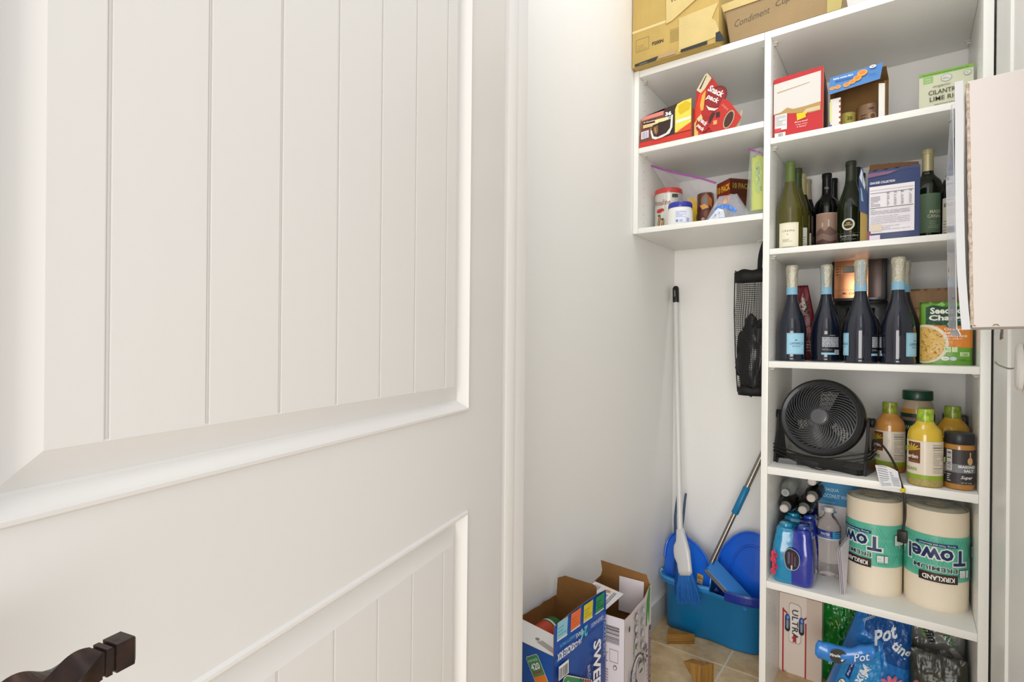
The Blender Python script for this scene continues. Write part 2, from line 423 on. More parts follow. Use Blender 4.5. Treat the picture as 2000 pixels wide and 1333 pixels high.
p = Print(cylmap(.0375, face_cam(-.292, 2.14)), seg=(.004, 0), base=.0008, rough=.6); p.rect(-.03, .012, .034, .08, '#cdbd98').lines(.01, .03, .03, .04, 2, '#8d7f60'); p.build('paper_label', t)
t = wine('black wine bottle with dusty pink landscape label', -.2265, 2.098, Z3, BORD, GLD, M('#131217', .25, coat=.4), .205)
p = Print(cylmap(.037, face_cam(-.2265, 2.098)), seg=(.004, 0), base=.0008, rough=.55)
p.rect(-.034, .012, .036, .147, '#e3c9b4').rect(-.032, .014, .034, .145, '#c09c86').rect(-.032, .014, .034, .085, '#94736a').poly([(-.032, .085), (-.018, .098), (-.004, .086), (.008, .101), (.034, .083), (.034, .07), (-.032, .07)], '#8a6a62').poly([(-.032, .07), (-.01, .079), (.012, .069), (.034, .078), (.034, .05), (-.032, .05)], '#a9897a').poly([(-.032, .052), (-.012, .060), (.01, .05), (.034, .056), (.034, .04), (-.032, .04)], '#6e504c').lines(-.03, .018, .034, .045, 4, '#c9aa9a', fill=.2, seed=5)
p.text('ı', -.011, .107, .014, '#e6d6cc', bold=.02).text('l', .006, .112, .024, '#e6d6cc', bold=.02)
p.build('paper_label', t)
p = Print(cylmap(.0142, face_cam(-.2265, 2.098)), seg=(.003, 0), base=.0012); p.text('Tih', -.001, .235, .007, '#c8c6c4', w=.012, shear=.3); p.build('neck_print', t)
wine('black-capped wine bottle half hidden behind the pink-labelled one', -.216, 2.176, Z3, BORD, GLD, M('#16141a', .3, coat=.3), .205)
t = wine('dark green wine bottle with round white medallion label', -.150, 2.0, Z3, BURG, GLG, M('#2c3122', .35, coat=.4), .222)
p = Print(cylmap(.0375, face_cam(-.15, 2.0)), seg=(.003, 0), base=.0008, rough=.5)
p.ell(-.006, .082, .0175, .0185, '#e9e5da', 28).ell(-.006, .082, .0125, .0135, '#26301c', 24).text('KIM', -.006, .086, .0045, '#f1b64c', shear=.2, bold=.03).text('CRAWFORD', -.006, .080, .0045, '#f1c86c', w=.021, shear=.2, bold=.03).text('Sauvignon Blanc', -.004, .046, .008, '#d8d8d0', w=.052, shear=.3).lines(-.024, .034, .016, .042, 2, '#8d9086').rect(-.034, .054, .034, .0545, '#8a7a50').ell(0, .058, .003, .003, '#b05a2a', 8)
p.build('paper_label', t)
wine('dark green wine bottle directly behind the medallion bottle', -.142, 2.083, Z3, BURG, GLG, M('#23291c', .4), .222)
wine('dark green wine bottle at the back behind the medallion row', -.135, 2.162, Z3, BURG, GLG, M('#1b2117', .4), .222)
t = wine('green-labelled wine bottle with brushed champagne capsule right of the cracker box', .043, 2.01, Z3, BORD, GLG, M('#cfc59a', .3, metal=.45), .222)
p = Print(cylmap(.037, face_cam(.043, 2.01)), seg=(.004, 0), base=.0008, rough=.6)
p.rect(-.036, .035, .05, .150, '#6f8a6c').text('MASO', .020, .096, .010, '#e7dfc4', w=.030, bold=.02).text('CANALI', .018, .083, .010, '#e7dfc4', w=.036, bold=.02).lines(.004, .055, .03, .073, 3, '#a9b49a', fill=.3).text('PINOT GRIGIO', .014, .050, .004, '#d5d2b4', w=.024)
p.build('paper_label', t)
p = Print(cylmap(.0146, face_cam(.043, 2.01)), seg=(.003, 0), base=.0014); p.lines(-.008, .206, .01, .217, 3, '#8f967c', fill=.5); p.build('neck_print', t)
t = wine('dark wine bottle with cream label at the right end by the plastic sheet', .106, 1.945, Z3, BURG, GLD, M('#17151a', .3), .222)
p = Print(cylmap(.0375, face_cam(.106, 1.945)), seg=(.004, 0), base=.0008, rough=.6)
p.rect(-.034, .012, .034, .118, '#d9d1bb').text('ESCO', -.012, .098, .010, '#2a2622', w=.034, bold=.02).lines(-.022, .082, .014, .09, 2, '#8a8272').text('2021', -.006, .072, .006, '#4a443a').lines(-.03, .02, .02, .06, 5, '#8a8272', fill=.25, seed=9)
p.build('paper_label', t)
# navy cracker carton with lifted lid
t = thing('cracker_box', 'navy cracker carton with nutrition panel and torn open lid', 'box', (-.096, 1.83, Z3), 0)
w, d, h = .119, .075, .196
NAVY = M('#2b3a66', .4)
bm = bmesh.new(); box(bm, 0, w, 0, d, 0, h-.002, .001); 
bm_ob('carton_body', bm, [NAVY], t, smooth=True)
panel('lid_flap', [(0, 0), (w*.99, 0), (w*.97, .018), (w*.8, .021), (.05, .026), (.004, .030)], (0, .012, h), (1, 0, 0), (0, .25, 1), .0015, M('#5f4128', .8), NAVY, t)
panel('front_tear_strip', [(0, 0), (w, 0), (w, .007)]+[(w*(1-k/14), .006+.003*((k*7) % 3)/2) for k in range(1, 14)]+[(0, .005)], (0, -.0006, h-.003), (1, 0, 0), (0, 0, 1), .0012, NAVY, KRAFT, t)
p = Print(planar((0, -.0012, 0)))
p.poly([(0, h-.002), (0, h-.014), (.05, h-.010), (w*.6, h-.002)], '#7a5474').rect(.004, .022, w-.012, .155, '#e8e4e8').rect(0, 0, .008, .03, '#7c3b5a')
p.text('CRACKER COLLECTION', .034, .165, .0065, '#f2f0f4', w=.058, bold=.02).rect(.005, .004, .030, .017, '#d9cfd8')
p.rect(.006, .1435, w-.014, .1441, '#333344').rect(.006, .135, w-.014, .1362, '#333344').text('80', .048, .132, .005, '#22222a').text('70', .064, .132, .005, '#22222a').text('80', .080, .132, .005, '#22222a').text('75', .098, .132, .005, '#22222a')
p.lines(.007, .098, .030, .128, 7, '#8a8694', seed=2); [p.lines(u, .098, u+.006, .128, 7, '#77737f', seed=i+3) for i, u in enumerate((.045, .061, .077, .095))]
p.rect(.006, .092, w-.014, .0935, '#333344').lines(.007, .075, w-.02, .090, 4, '#9a96a4', seed=8).lines(.007, .030, w-.02, .072, 9, '#a9a5b2', fill=.3, seed=11).rect(.006, .028, .034, .046, '#d9c9b4')
p.build('printed_front', t)
p = Print(planar((0, d, 0), (0, -1, 0))); p.rect(.002, .002, d-.004, .05, '#7a3f5e').rect(.004, .07, d-.004, .15, '#b08c3c').lines(.01, .155, d-.01, .185, 3, '#9fb6d8'); p.build('printed_side', t)
# leaning carton scrap
t = thing('carton_scrap', 'narrow blue and white carton leaning between wine bottle and cracker box', 'box', (-.118, 1.86, Z3), 0)
panel('card_sheet', [(0, .10), (.022, .085), (.020, .14), (.006, .232), (.002, .232), (-.003, .20)], (0, 0, 0), (1, 0, 0), (0, .08, 1), .002, M('#27406e', .4), KRAFT, t)
panel('card_sheet', [(0, 0), (.018, 0), (.020, .15), (.0, .13)], (.002, .006, 0), (1, 0, 0), (0, .04, 1), .002, M('#a5893a', .4), KRAFT, t)
p = Print(planar((0, 0, 0), (1, 0, 0), (0, .08, 1)), base=.0015); p.poly([(.0035, .226), (.007, .212), (.006, .18), (-.001, .2)], '#c7ccd2').poly([(.008, .205), (.014, .175), (.013, .16), (.007, .178)], '#b9c4ce').poly([(.002, .17), (.005, .165), (.010, .125), (.004, .13)], '#7f9cb8'); p.build('printed_front', t)

# --- third shelf (by height): sparkling wine
Z4 = 1.0575
PRO = [(.030, 0), (.042, .0015), (.0432, .006), (.0425, .010)]+smoothprof([(.0415, .018), (.0420, .06), (.0420, .092), (.0385, .120), (.031, .148), (.0225, .175), (.0165, .200), (.0150, .218), (.0148, .250)])+[(.0148, .286), (.0165, .290), (.0165, .300), (.0150, .3045), (.004, .306)]
FOIL = M('#cfccba', .42, metal=.35, bump=.9, bscale=140)
PB = M('#8fc3df', .45)
def prosecco(label, x, y, blue=None, back=None, foil_seam=None):
    t = thing('sparkling_wine_bottle', label, 'bottle', (x, y, Z4)); a = face_cam(x, y)
    turned('glass', PRO, GLK, t, seg=40)
    f = lambda aa, z: .05*noise.noise(Vector((aa*3, z*160, x*30)))+(.10 if .262 < z < .292 else 0)*(.5+.5*math.sin(aa*6))
    turned('foil_capsule', [(r, z) for r, z in cut(PRO, .226, .3055, .0008)]+[(.001, .3065)], FOIL, t, seg=36, wob=f, cap=False)
    turned('neck_band', cut(PRO, .211, .234, .0014), PB, t, seg=32)
    rr = prad(PRO)
    if foil_seam is not None:
        p = Print(cylmap(lambda z: .0165, a+R(foil_seam)), seg=(.002, .01), base=.0012); p.rect(-.005, .222, .005, .300, '#b9c9cf').rect(-.0008, .225, .0008, .296, '#8d9ea6').rect(-.0042, .226, -.0035, .298, '#90a3ac').rect(.0035, .226, .0042, .298, '#90a3ac'); p.build('tax_strip', t)
    if blue is not None:
        p = Print(cylmap(.0422, a+R(blue)), seg=(.004, 0), base=.0006, rough=.5)
        p.rect(-.026, .022, .026, .088, '#9fd0e6').frame(-.0235, .0245, .0235, .0855, .0005, '#5f8ea6').text('LAMARCA', .003, .056, .0075, '#2b3f55', w=.040).text('PROSECCO', .002, .047, .004, '#48647a', w=.024).ell(0, .066, .003, .002, '#4a6b86', 8).ell(0, .0665, .0045, .0006, '#4a6b86', 8)
        p.build('front_label', t)
    if back is not None:
        p = Print(cylmap(.0422, a+R(back)), seg=(.004, 0), base=.0006, rough=.5)
        p.rect(-.026, .022, .026, .085, '#14161c').rect(-.026, .022, .026, .028, '#9fd0e6')
        p.text('LAMARCA', .004, .081, .0028, '#c8ccd2', w=.016).lines(-.024, .046, .024, .077, 7, '#b8bcc4', fill=.75, jag=0, seed=4).lines(-.024, .036, .004, .042, 2, '#9fb8c4', fill=.3).rect(.010, .023, .024, .037, '#d9dde2').bars(.0115, .024, .0225, .036, '#14161c', 9)
        p.build('back_label', t)
    return t
prosecco('first sparkling wine bottle from the left, pale blue label facing forward', -.300, 1.909, blue=17)
prosecco('second sparkling wine bottle from the left, black text label facing forward', -.209, 1.948, back=19, foil_seam=-40)
prosecco('third sparkling wine bottle from the left, blue tax strip facing forward and labels turned aside', -.114, 1.886, blue=-77, back=74, foil_seam=5)
prosecco('fourth sparkling wine bottle from the left, beside the rice pouch, blue label turned right', -.024, 1.886, blue=62, back=-92)
prosecco('sparkling wine bottle hidden behind the fourth of the front row', -.012, 1.982, foil_seam=-10)
# coffee maker
t = thing('coffee_maker', 'black coffee maker with copper control panel behind the sparkling wine', 'appliance', (-.208, 2.075, Z4))
BK = M('#101114', .3, coat=.3)
cube('base', .0, .155, .0, .14, 0, .03, BK, t, .004); cube('column', .0, .155, .085, .14, .03, .20, BK, t, .004)
cube('brew_head', 0, .155, 0, .14, .195, .340, BK, t, .009)
turned('carafe', smoothprof([(.048, .031), (.060, .05), (.062, .085), (.052, .13), (.040, .155), (.042, .175)], 4), M('#0c0d0f', .04, coat=.8), t, seg=28, loc=(.078, .018+.04, 0))
cube('copper_panel', .008, .104, -.003, 0, .206, .330, M('#c98a62', .22, metal=.85), t, .002)
cube('side_panel', .104, .140, -.0025, 0, .206, .330, M('#4a3a34', .3, metal=.4), t, .001)
p = Print(planar((0, -.0032, 0))); p.rect(.034, .290, .068, .312, '#4f5148').rect(.036, .292, .066, .310, '#77796a').text('Mr. Coffee', .055, .222, .008, '#3a2018', w=.046, shear=.2, bold=.01).rect(.010, .2325, .102, .2333, '#6b3d28')
for k in range(4): p.rect(.014, .283+.009*k, .020, .2865+.009*k, '#4a2a1c').rect(.0225, .284+.009*k, .027, .286+.009*k, '#4a2a1c')
p.build('printed_controls', t)

# pouches
def pouchmap(w, h, t, amp, seed, sc=9, lean=0, topw=1.0, bot=.75):
    def f(u, v, d=0, back=False):
        a = 2*u/w-1; b = min(1, max(0, v/h)); m = max(0, 1-abs(a)**3.2); g = (bot+(1-bot)*math.sin(min(1, b*2.2)*PI/2))*max(0, 1-b**2.6)**.8
        y = t/2*m**.6*g; nn = amp*noise.noise(Vector((u*sc/w, v*sc/w, seed)))*min(1, m*3)+amp*.5*noise.noise(Vector((u*sc*2.7/w, v*sc*2.7/w, seed+9)))*min(1, m*3)
        x = (u-w/2)*(1+(topw-1)*b)+lean*v
        return Vector((x, (y-nn*.3) if back else -(y+nn)-d, v))
    return f
def pouch(name, f, w, h, m, parent, n=(18, 22)):
    V = []; F = []
    for back in (0, 1):
        off = len(V)
        for j in range(n[1]+1):
            for i in range(n[0]+1): V.append(f(w*i/n[0], h*j/n[1], 0, bool(back)))
        for j in range(n[1]):
            for i in range(n[0]):
                a = off+j*(n[0]+1)+i; q = [a, a+1, a+n[0]+2, a+n[0]+1]; F.append(q[::-1] if back else q)
    o = mesh_ob(name, V, F, m, parent, smooth=True)
    bm = bmesh.new(); bm.from_mesh(o.data); bmesh.ops.remove_doubles(bm, verts=bm.verts, dist=.0004); bm.to_mesh(o.data); bm.free()
    return o
t = thing('rice_pouch', 'green and orange rice pouch standing at the right end', 'pouch', (.083, 1.905, Z4), R(0))
w, h = .115, .175; f = pouchmap(w, h, .042, .0012, 3, bot=.9)
pouch('pouch_film', f, w, h, M('#6fa83a', .32), t)
p = Print(f, seg=(.006, .006), base=.0006, rough=.32); p.clip = (.001, .001, .114, .174)
p.poly([(0, .056), (0, .108), (.03, .115), (.06, .109), (.115, .108), (.115, .048), (.05, .05)], '#e08a34')
p.ell(.012, .058, .052, .054, '#e6dcc6', 32).ell(.010, .057, .046, .048, '#dcb35e', 32)
rd = random.Random(4)
for k in range(150):
    r_, a_ = .046*math.sqrt(rd.random()), rd.uniform(0, 6.28); u_, v_ = .010+r_*math.cos(a_), .057+r_*math.sin(a_)
    if u_ > .003: p.l = 5+(k % 3); p.ell(u_, v_, .0026, .0014, rd.choice(['#f0d07c', '#c99038', '#e9c468', '#b8742c', '#8a6a2a', '#c8421f' if rd.random() < .3 else '#efcf86']), 5, rd.uniform(0, 3))
p.l = 9
p.poly([(.0135, .112), (.0135, .160), (.03, .166), (.05, .160), (.115, .163), (.115, .108), (.078, .108), (.066, .100), (.056, .109)], '#17492f')
p.poly([(.036, .166), (.048, .174), (.058, .166), (.050, .162)], '#8cc765').poly([(.054, .164), (.060, .175), (.066, .172), (.064, .163)], '#4f9a3d')
p.text('Seeds of', .062, .150, .018, '#f3f1e6', w=.078, bold=.035).text('Change', .063, .128, .020, '#f3f1e6', w=.086, bold=.035).ell(.068, .112, .008, .007, '#9ab79c').ell(.068, .112, .0055, .005, '#2f6040')
p.text('Organic', .077, .0975, .0085, '#f9efdc', w=.048, bold=.02).text('QUINOA &', .070, .0875, .0055, '#fff6e6', w=.038, bold=.03).text('BROWN RICE', .077, .0795, .0055, '#fff6e6', w=.050, bold=.03).text('WITH GARLIC', .072, .0725, .004, '#fff6e6', w=.042)
p.rect(.053, .036, .068, .050, '#cfe3b0').text('30', .060, .043, .008, '#4f8a35').rect(.070, .036, .082, .050, '#cfe3b0').ell(.056, .018, .009, .0055, '#e9efe0').text('USDA', .056, .018, .003, '#3f6a2f').ell(.073, .018, .008, .005, '#d6dfe6').text('NON GMO', .073, .018, .0025, '#3f5a6f').rect(.087, .025, .107, .036, '#bcd69a').text('260', .097, .030, .006, '#2f5a25').lines(.085, .012, .11, .018, 2, '#365f22')
p.build('printed_front', t)
t = thing('rice_bag', 'brown kraft-topped clear bag of rice behind the green rice pouch', 'bag', (.066, 2.05, Z4))
w, h = .145, .225; f = pouchmap(w, h, .05, .003, 12, bot=.9)
pouch('bag_film', f, w, h, M('#b08a66', .35, var=.15, vscale=40, stretch=(3, 1, .3)), t)
p = Print(f, seg=(.009, .009), base=.0005, rough=.2); p.rect(.004, .0, .06, .11, '#7a2f1c').poly([(0, .11), (.03, .16), (.05, .11)], '#d7a783').lines(.01, .02, .05, .10, 10, '#c9582c', seed=3).rect(.02, .165, .14, .167, '#8d6a48'); p.build('printed_front', t)
t = thing('snack_bag', 'tall red and white snack bag behind the leftmost sparkling wine bottle', 'bag', (-.272, 2.07, Z4))
w, h = .085, .255; f = pouchmap(w, h, .04, .004, 22, lean=-.10, topw=.5)
pouch('bag_film', f, w, h, M('#7c2a33', .3), t)
p = Print(f, seg=(.008, .008), base=.0006, rough=.3); p.rect(.02, .15, .07, .2, '#3f3a30').poly([(.02, .17), (.05, .23), (.06, .18), (.03, .15)], '#d9cfc6').rect(.02, .09, .07, .115, '#a84a3c').lines(.02, .03, .07, .08, 5, '#c9a58c').lines(.035, .152, .065, .165, 2, '#d9d2c4'); p.build('printed_front', t)

# --- second tall shelf from the top: cartons
Z2 = 1.746
t = thing('cereal_box', 'torn red and white carton at the left end of the second shelf', 'box', (-.344, 1.83, Z2), R(2))
w, d, h = .134, .185, .196
RED = M('#c42b30', .4)
bm = bmesh.new(); box(bm, 0, w, .001, d, 0, h-.004, .0008); bm_ob('carton_body', bm, [M('#8f3a36', .5)], t, smooth=True)
panel('front_panel', [(0, 0), (w, 0), (w, h+.004)]+[(w*(1-k/12), h+.004-.006*(k/12)-.002*((k*5) % 3)/2) for k in range(1, 12)]+[(0, h-.006)], (0, 0, 0), (1, 0, 0), (0, 0, 1), .0012, RED, KRAFT, t)
panel('front_panel', [(.0, 0), (.08, 0), (.16, .0), (.16, .1), (.10, .19), (0, .19)], (w+.0012, .001, 0), (0, 1, 0), (0, 0, 1), .0012, M('#8a4a3c', .6, var=.4, vscale=30, var2='#5c3050'), KRAFT, t)
p = Print(planar((0, 0, 0)))
p.poly([(0, .082), (w-.006, .088), (w-.006, .186), (0, .176)], '#dedad4')
p.poly([(.002, .082), (.02, .085), (.038, .096), (.055, .088), (.085, .089), (w-.006, .094), (w-.006, .068), (.1, .066), (.06, .074), (.03, .079)], '#b8975c')
p.poly([(.08, .069), (w-.008, .070), (w-.008, .082), (.09, .08)], '#d6c49c').poly([(.010, .146), (.098, .158), (.098, .1595), (.010, .149)], '#b7a27c')
p.rect(.004, .03, .038, .079, '#dfe0e0').lines(.006, .044, .036, .076, 7, '#a6a6a6').rect(.004, .024, .022, .036, '#d8484a').rect(.004, 0, .034, .022, '#e6e6e6').bars(.014, .002, .028, .020, '#55585c', 9)
p.poly([(.064, .071), (.066, .049), (.090, .055), (.088, .062), (.094, .068)], '#f0cb1c').text('did you know?', .077, .044, .0062, '#f6dcd8', w=.036, shear=.3, bold=.02).text('crispy every', .078, .036, .005, '#f6dcd8', w=.032, shear=.3).text('is baked!', .078, .0295, .005, '#f6dcd8', w=.026, shear=.3)
p.build('printed_front', t)
# blue carton with a cut window, cans inside
t = thing('snack_carton', 'blue and orange carton with its front cut open on tins', 'box', (-.194, 1.85, Z2), R(-2))
w, d, h = .137, .12, .166
BL = M('#3f7fc4', .4); WH = M('#e4e2dc', .5)
panel('front_panel', [(0, 0), (.028, 0), (.028, .098), (0, .098)], (0, 0, 0), (1, 0, 0), (0, 0, 1), .0012, WH, KRAFTD, t)
panel('front_panel', [(w-.016, .0), (w, 0), (w, .108), (w-.016, .112)], (0, 0, 0), (1, 0, 0), (0, 0, 1), .0012, WH, KRAFTD, t)
panel('front_panel', [(.012, 0), (w-.014, 0), (w-.016, .008), (.08, .014), (.05, .010), (.018, .007)], (0, -.001, 0), (1, 0, 0), (0, 0, 1), .0012, M('#d2bf8e', .7), KRAFT, t)
panel('lid_panel', [(0, .0), (w-.012, .012), (w-.006, .062), (0, .056)], (0, -.014, .108), (1, 0, 0), (0, .22, 1), .0015, BL, KRAFTD, t)
bm = bmesh.new(); box(bm, 0, .0015, 0, d, 0, h, 0); box(bm, w-.0015, w, 0, d, 0, h-.05, 0); box(bm, 0, w, d-.0015, d, 0, h, 0); box(bm, 0, w, 0, d, 0, .0015, 0); box(bm, 0, w, .02, d, h-.0015, h, 0)
bm_ob('carton_shell', bm, KRAFTD, t)
p = Print(planar((0, -.014, .108), (1, 0, 0), (0, .22, 1)))
p.text('bake some fun!', .034, .048, .006, '#eef4fa', w=.05, shear=.2, bold=.03).lines(.014, .034, .06, .043, 3, '#1f4f8f', seed=5)
for cx, cy, rx in ((.008, .016, .007), (.022, .016, .008), (.044, .016, .009), (.058, .021, .009), (.070, .028, .011), (.082, .041, .013)): p.ell(cx, cy+.002, rx, rx*.8, '#f0a02c', 14); p.ell(cx, cy+.003, rx*.6, rx*.45, '#ef7f22', 10)
p.ell(.107, .055, .008, .005, '#eef2f6').ell(.107, .055, .004, .002, '#e08a3a').text('Cheddar', .107, .031, .004, '#143a66', w=.018, shear=.3); p.build('printed_lid', t)
p = Print(planar((0, 0, 0))); p.rect(.0, .0, .006, .022, '#3a5fae').rect(0, .03, .005, .09, '#dfe08c')
for k in range(5): p.rect(.024, .02+k*.016, .028, .026+k*.016, '#b03a4c')
p.build('printed_front', t)
def tin(label, x, y, r, hh, c):
    t = thing('tin_can', label, 'can', (x, y, Z2+.0016))
    turned('can_body', [(r-.002, 0), (r, .002), (r, hh-.003), (r+.0006, hh-.002), (r+.0006, hh), (r-.003, hh), (r-.004, hh-.003)], c, t, seg=28)
    return t
t = tin('small tan tin inside the cut-open blue carton, left one', -.153, 1.90, .022, .058, M('#b29a54', .4))
p = Print(cylmap(.022, face_cam(-.153, 1.9)), seg=(.004, 0), base=.0006); p.rect(-.006, .004, .012, .054, '#a8a23c').text('20', .006, .04, .011, '#2a3018', bold=.03).text('oz', .006, .022, .008, '#2a3018'); p.build('can_label', t)
t = tin('larger brown tin inside the cut-open blue carton, right one', -.098, 1.905, .031, .070, M('#8a6a4e', .4))
p = Print(cylmap(.031, face_cam(-.098, 1.905)), seg=(.004, 0), base=.0006); p.lines(-.022, .02, .0, .045, 3, '#4a3020').ell(.008, .032, .010, .011, '#a98a68').ell(.008, .032, .006, .007, '#6f4f38').text('cat', .004, .055, .007, '#3a2418', bold=.03); p.build('can_label', t)
t = thing('rice_mix_box', 'green and cream cilantro lime rice carton at the right', 'box', (.0195, 1.95, Z2), 0)
w, d, h = .121, .035, .150
cube('carton_body', 0, w, 0, d, 0, h, M('#d9dcc0', .45), t, .0012)
p = Print(planar((0, 0, 0)))
p.rect(0, h-.010, w, h, '#86b84e').lines(.008, h-.0068, w-.008, h-.0035, 1, '#3f7a28', jag=0).rect(.010, h-.030, .032, h-.012, '#9cc777').text('100%', .021, h-.019, .004, '#e9f2da', w=.012).text('organic', .021, h-.026, .004, '#e9f2da', w=.016)
p.ell(.062, h-.024, .0125, .0105, '#aab4b0', 22).ell(.062, h-.024, .0108, .009, '#dfe2d6', 22).lines(.054, h-.027, .070, h-.021, 2, '#7f8b8a').ell(.108, h-.022, .008, .008, '#a9afa9').ell(.108, h-.022, .0064, .0064, '#dfe2d6').text('C', .108, h-.022, .006, '#59605c')
p.text('organic', .052, h-.044, .0075, '#54442a', w=.040, shear=.35).text('CILANTRO', .058, h-.060, .013, '#4f4330', w=.072, bold=.012).text('LIME RICE', .062, h-.079, .013, '#4f4330', w=.074, bold=.012).text('seasoned blend', .06, h-.095, .006, '#6a5a3a', w=.05)
p.build('printed_front', t)

# ================================================================ FAN SHELF
Z5 = .7322
BP = M('#191a1c', .38, coat=.15)
fan = thing('desk_fan', 'round black desk fan with spiral grille and cord wrapped around its stand', 'fan', (-.212, 1.915, Z5), R(-11))
T = Matrix.Translation((0, 0, .150)) @ Matrix.Rotation(R(-13), 4, 'X') @ Matrix.Rotation(R(90), 4, 'X')   # local z -> towards viewer
def headob(o): o.matrix_local = T @ o.matrix_local; return o
headob(turned('housing', [(.098, .020), (.100, .026), (.110, .030), (.117, .024), (.1185, .012), (.117, -.004), (.108, -.030), (.094, -.052), (.090, -.052), (.098, -.020), (.098, .020)], BP, fan, seg=56, cap=False))
headob(turned('front_ring', [(.096, .024), (.0985, .028), (.101, .027), (.099, .022), (.096, .022), (.096, .024)], M('#3a3c40', .3), fan, seg=56, cap=False))
headob(turned('hub_cap', [(.001, .040), (.016, .040), (.0225, .038), (.0255, .034), (.0255, .028), (.001, .028)], M('#5a5b60', .3, coat=.3), fan, seg=36, cap=False))
headob(turned('hub_ring', [(.0165, .0402), (.0175, .0412), (.0185, .0402)], M('#77787c', .3), fan, seg=32, cap=False))
headob(turned('motor', [(.001, .018), (.022, .018), (.028, .008), (.028, -.03), (.020, -.045), (.001, -.046)], BLACK, fan, seg=28, cap=False))
def spiral(r0, r1, z0, z1, tw, n=9): return [(r*math.cos(a), r*math.sin(a), z) for k in range(n+1) for t_ in (k/n,) for r, a, z in ((r0+(r1-r0)*t_, tw*t_**1.2, z0+(z1-z0)*t_**2),)]
bm = bmesh.new(); tube(bm, spiral(.024, .0985, .034, .025, -1.15), .0011, 5); me = bpy.data.meshes.new('grille_spoke'); bm.to_mesh(me); bm.free(); me.materials.append(M('#55575c', .28, coat=.3))
for k in range(40):
    o = bpy.data.objects.new('grille_spoke', me); COL.objects.link(o); o.parent = fan; o.matrix_local = T @ Matrix.Rotation(2*PI*k/40, 4, 'Z')
bm = bmesh.new()
for k in range(44): tube(bm, [Matrix.Rotation(2*PI*k/44, 3, 'Z') @ Vector(p) for p in spiral(.03, .092, -.050, -.046, .7, 6)], .0011, 5)
for rr in (.045, .06, .075, .086):
    tube(bm, [(rr*math.cos(i*PI/16), rr*math.sin(i*PI/16), -.049) for i in range(33)], .0011, 5)
o = headob(bm_ob('back_guard', bm, BLACK, fan)); o['kind'] = 'stuff'
for k in range(3):
    V = []; F = []
    for i in range(9):
        for j in range(9):
            r_ = .026+.066*i/8; a_ = 2*PI*k/3+(-.25+(1.45+.25*i/8)*j/8)-.25*(i/8)
            V.append((r_*math.cos(a_), r_*math.sin(a_), .008-.030*(j/8)+.004*math.sin(PI*j/8)))
    for i in range(8):
        for j in range(8): F.append([i*9+j, i*9+j+1, (i+1)*9+j+1, (i+1)*9+j])
    headob(mesh_ob('blade', V, F, M('#141517', .4, coat=.2), fan, smooth=True))
bm = bmesh.new()
pts = [(-.125, -.045), (-.110, -.060), (-.06, -.044), (0, -.038), (.06, -.044), (.110, -.060), (.125, -.045), (.128, .03), (.10, .06), (-.10, .06), (-.128, .03)]
n0 = [bm.verts.new((x, y, 0)) for x, y in pts]; n1 = [bm.verts.new((x*.97, y*.95, .016)) for x, y in pts]
for i in range(len(pts)): j = (i+1) % len(pts); bm.faces.new((n0[i], n0[j], n1[j], n1[i]))
bm.faces.new(n0[::-1]); bm.faces.new(n1)
bm_ob('stand_base', bm, BP, fan)
for s in (-1, 1):
    bm = bmesh.new(); q = [(-.050, .0), (.050, .0), (.030, .06), (.018, .13), (.012, .160), (-.008, .165), (-.018, .150), (-.022, .10), (-.040, .05)]
    A = [bm.verts.new((s*.121, y, z)) for y, z in q]; B = [bm.verts.new((s*.1295, y, z)) for y, z in q]
    bm.faces.new(A); bm.faces.new(B[::-1])
    for i in range(len(q)): j = (i+1) % len(q); bm.faces.new((A[i], A[j], B[j], B[i]))
    bmesh.ops.recalc_face_normals(bm, faces=bm.faces); bmesh.ops.bevel(bm, geom=bm.edges[:], offset=.0015, segments=1, affect='EDGES')
    bm_ob('stand_arm', bm, BP, fan)
    turned('tilt_knob', [(.012, 0), (.014, .002), (.014, .008), (.010, .010)], BLACK, fan, seg=18, loc=(s*.130, 0, .150), rot=(0, s*PI/2, 0))
CB = M('#141414', .4)
for zz, dy, sd in ((.052, -.070, 0), (.040, -.072, .01), (.030, -.066, -.012)):
    rod('cord_wrap', spline([(-.136, .02, zz+.012), (-.134, -.045, zz+.008), (-.06, dy, zz-.008+sd*.3), (.02, dy-.006, zz-.014+sd), (.09, dy, zz+.004), (.134, -.052, zz+.018), (.140, .01, zz+.03)], 6), .0022, CB, fan, 7)
inv = Matrix.Translation(fan.location) @ Matrix.Rotation(R(-11), 4, 'Z'); inv = inv.inverted()
def fl_(pts): return [inv @ Vector(p) for p in pts]
rod('power_cord', spline(fl_([(-.082, 1.885, .792), (-.078, 1.875, .834), (-.060, 1.868, .826), (-.040, 1.862, .798), (-.024, 1.845, .766), (-.016, 1.812, .745), (-.010, 1.792, .728), (-.004, 1.787, .695), (-.003, 1.7875, .65), (-.008, 1.787, .612)]), 7), .0029, CB, fan, 8)
pl_ = lambda x0, x1, y0, y1, z0, z1: (x0, x1, y0, y1, z0, z1)
o = cube('plug', -.011, .011, -.009, .009, -.016, .016, CB, fan, .003, loc=inv @ Vector((-.0085, 1.787, .596)))
cube('plug_prong', -.0068, -.0054, -.003, .003, -.034, -.0155, CHROME, fan, .0002, loc=o.location); cube('plug_prong', .0054, .0068, -.003, .003, -.034, -.0155, CHROME, fan, .0002, loc=o.location)
turned('cord_collar', [(.0055, 0), (.0062, .001), (.0062, .008), (.0045, .009)], M('#e8d21c', .45), fan, seg=16, loc=inv @ Vector((-.0085, 1.7905, .716)), rot=(R(15), 0, 0))
tv = [Vector(p) for p in ((-.073, 1.835, .770), (-.020, 1.822, .762), (-.010, 1.788, .724), (-.056, 1.782, .719))]
V = []; F = []
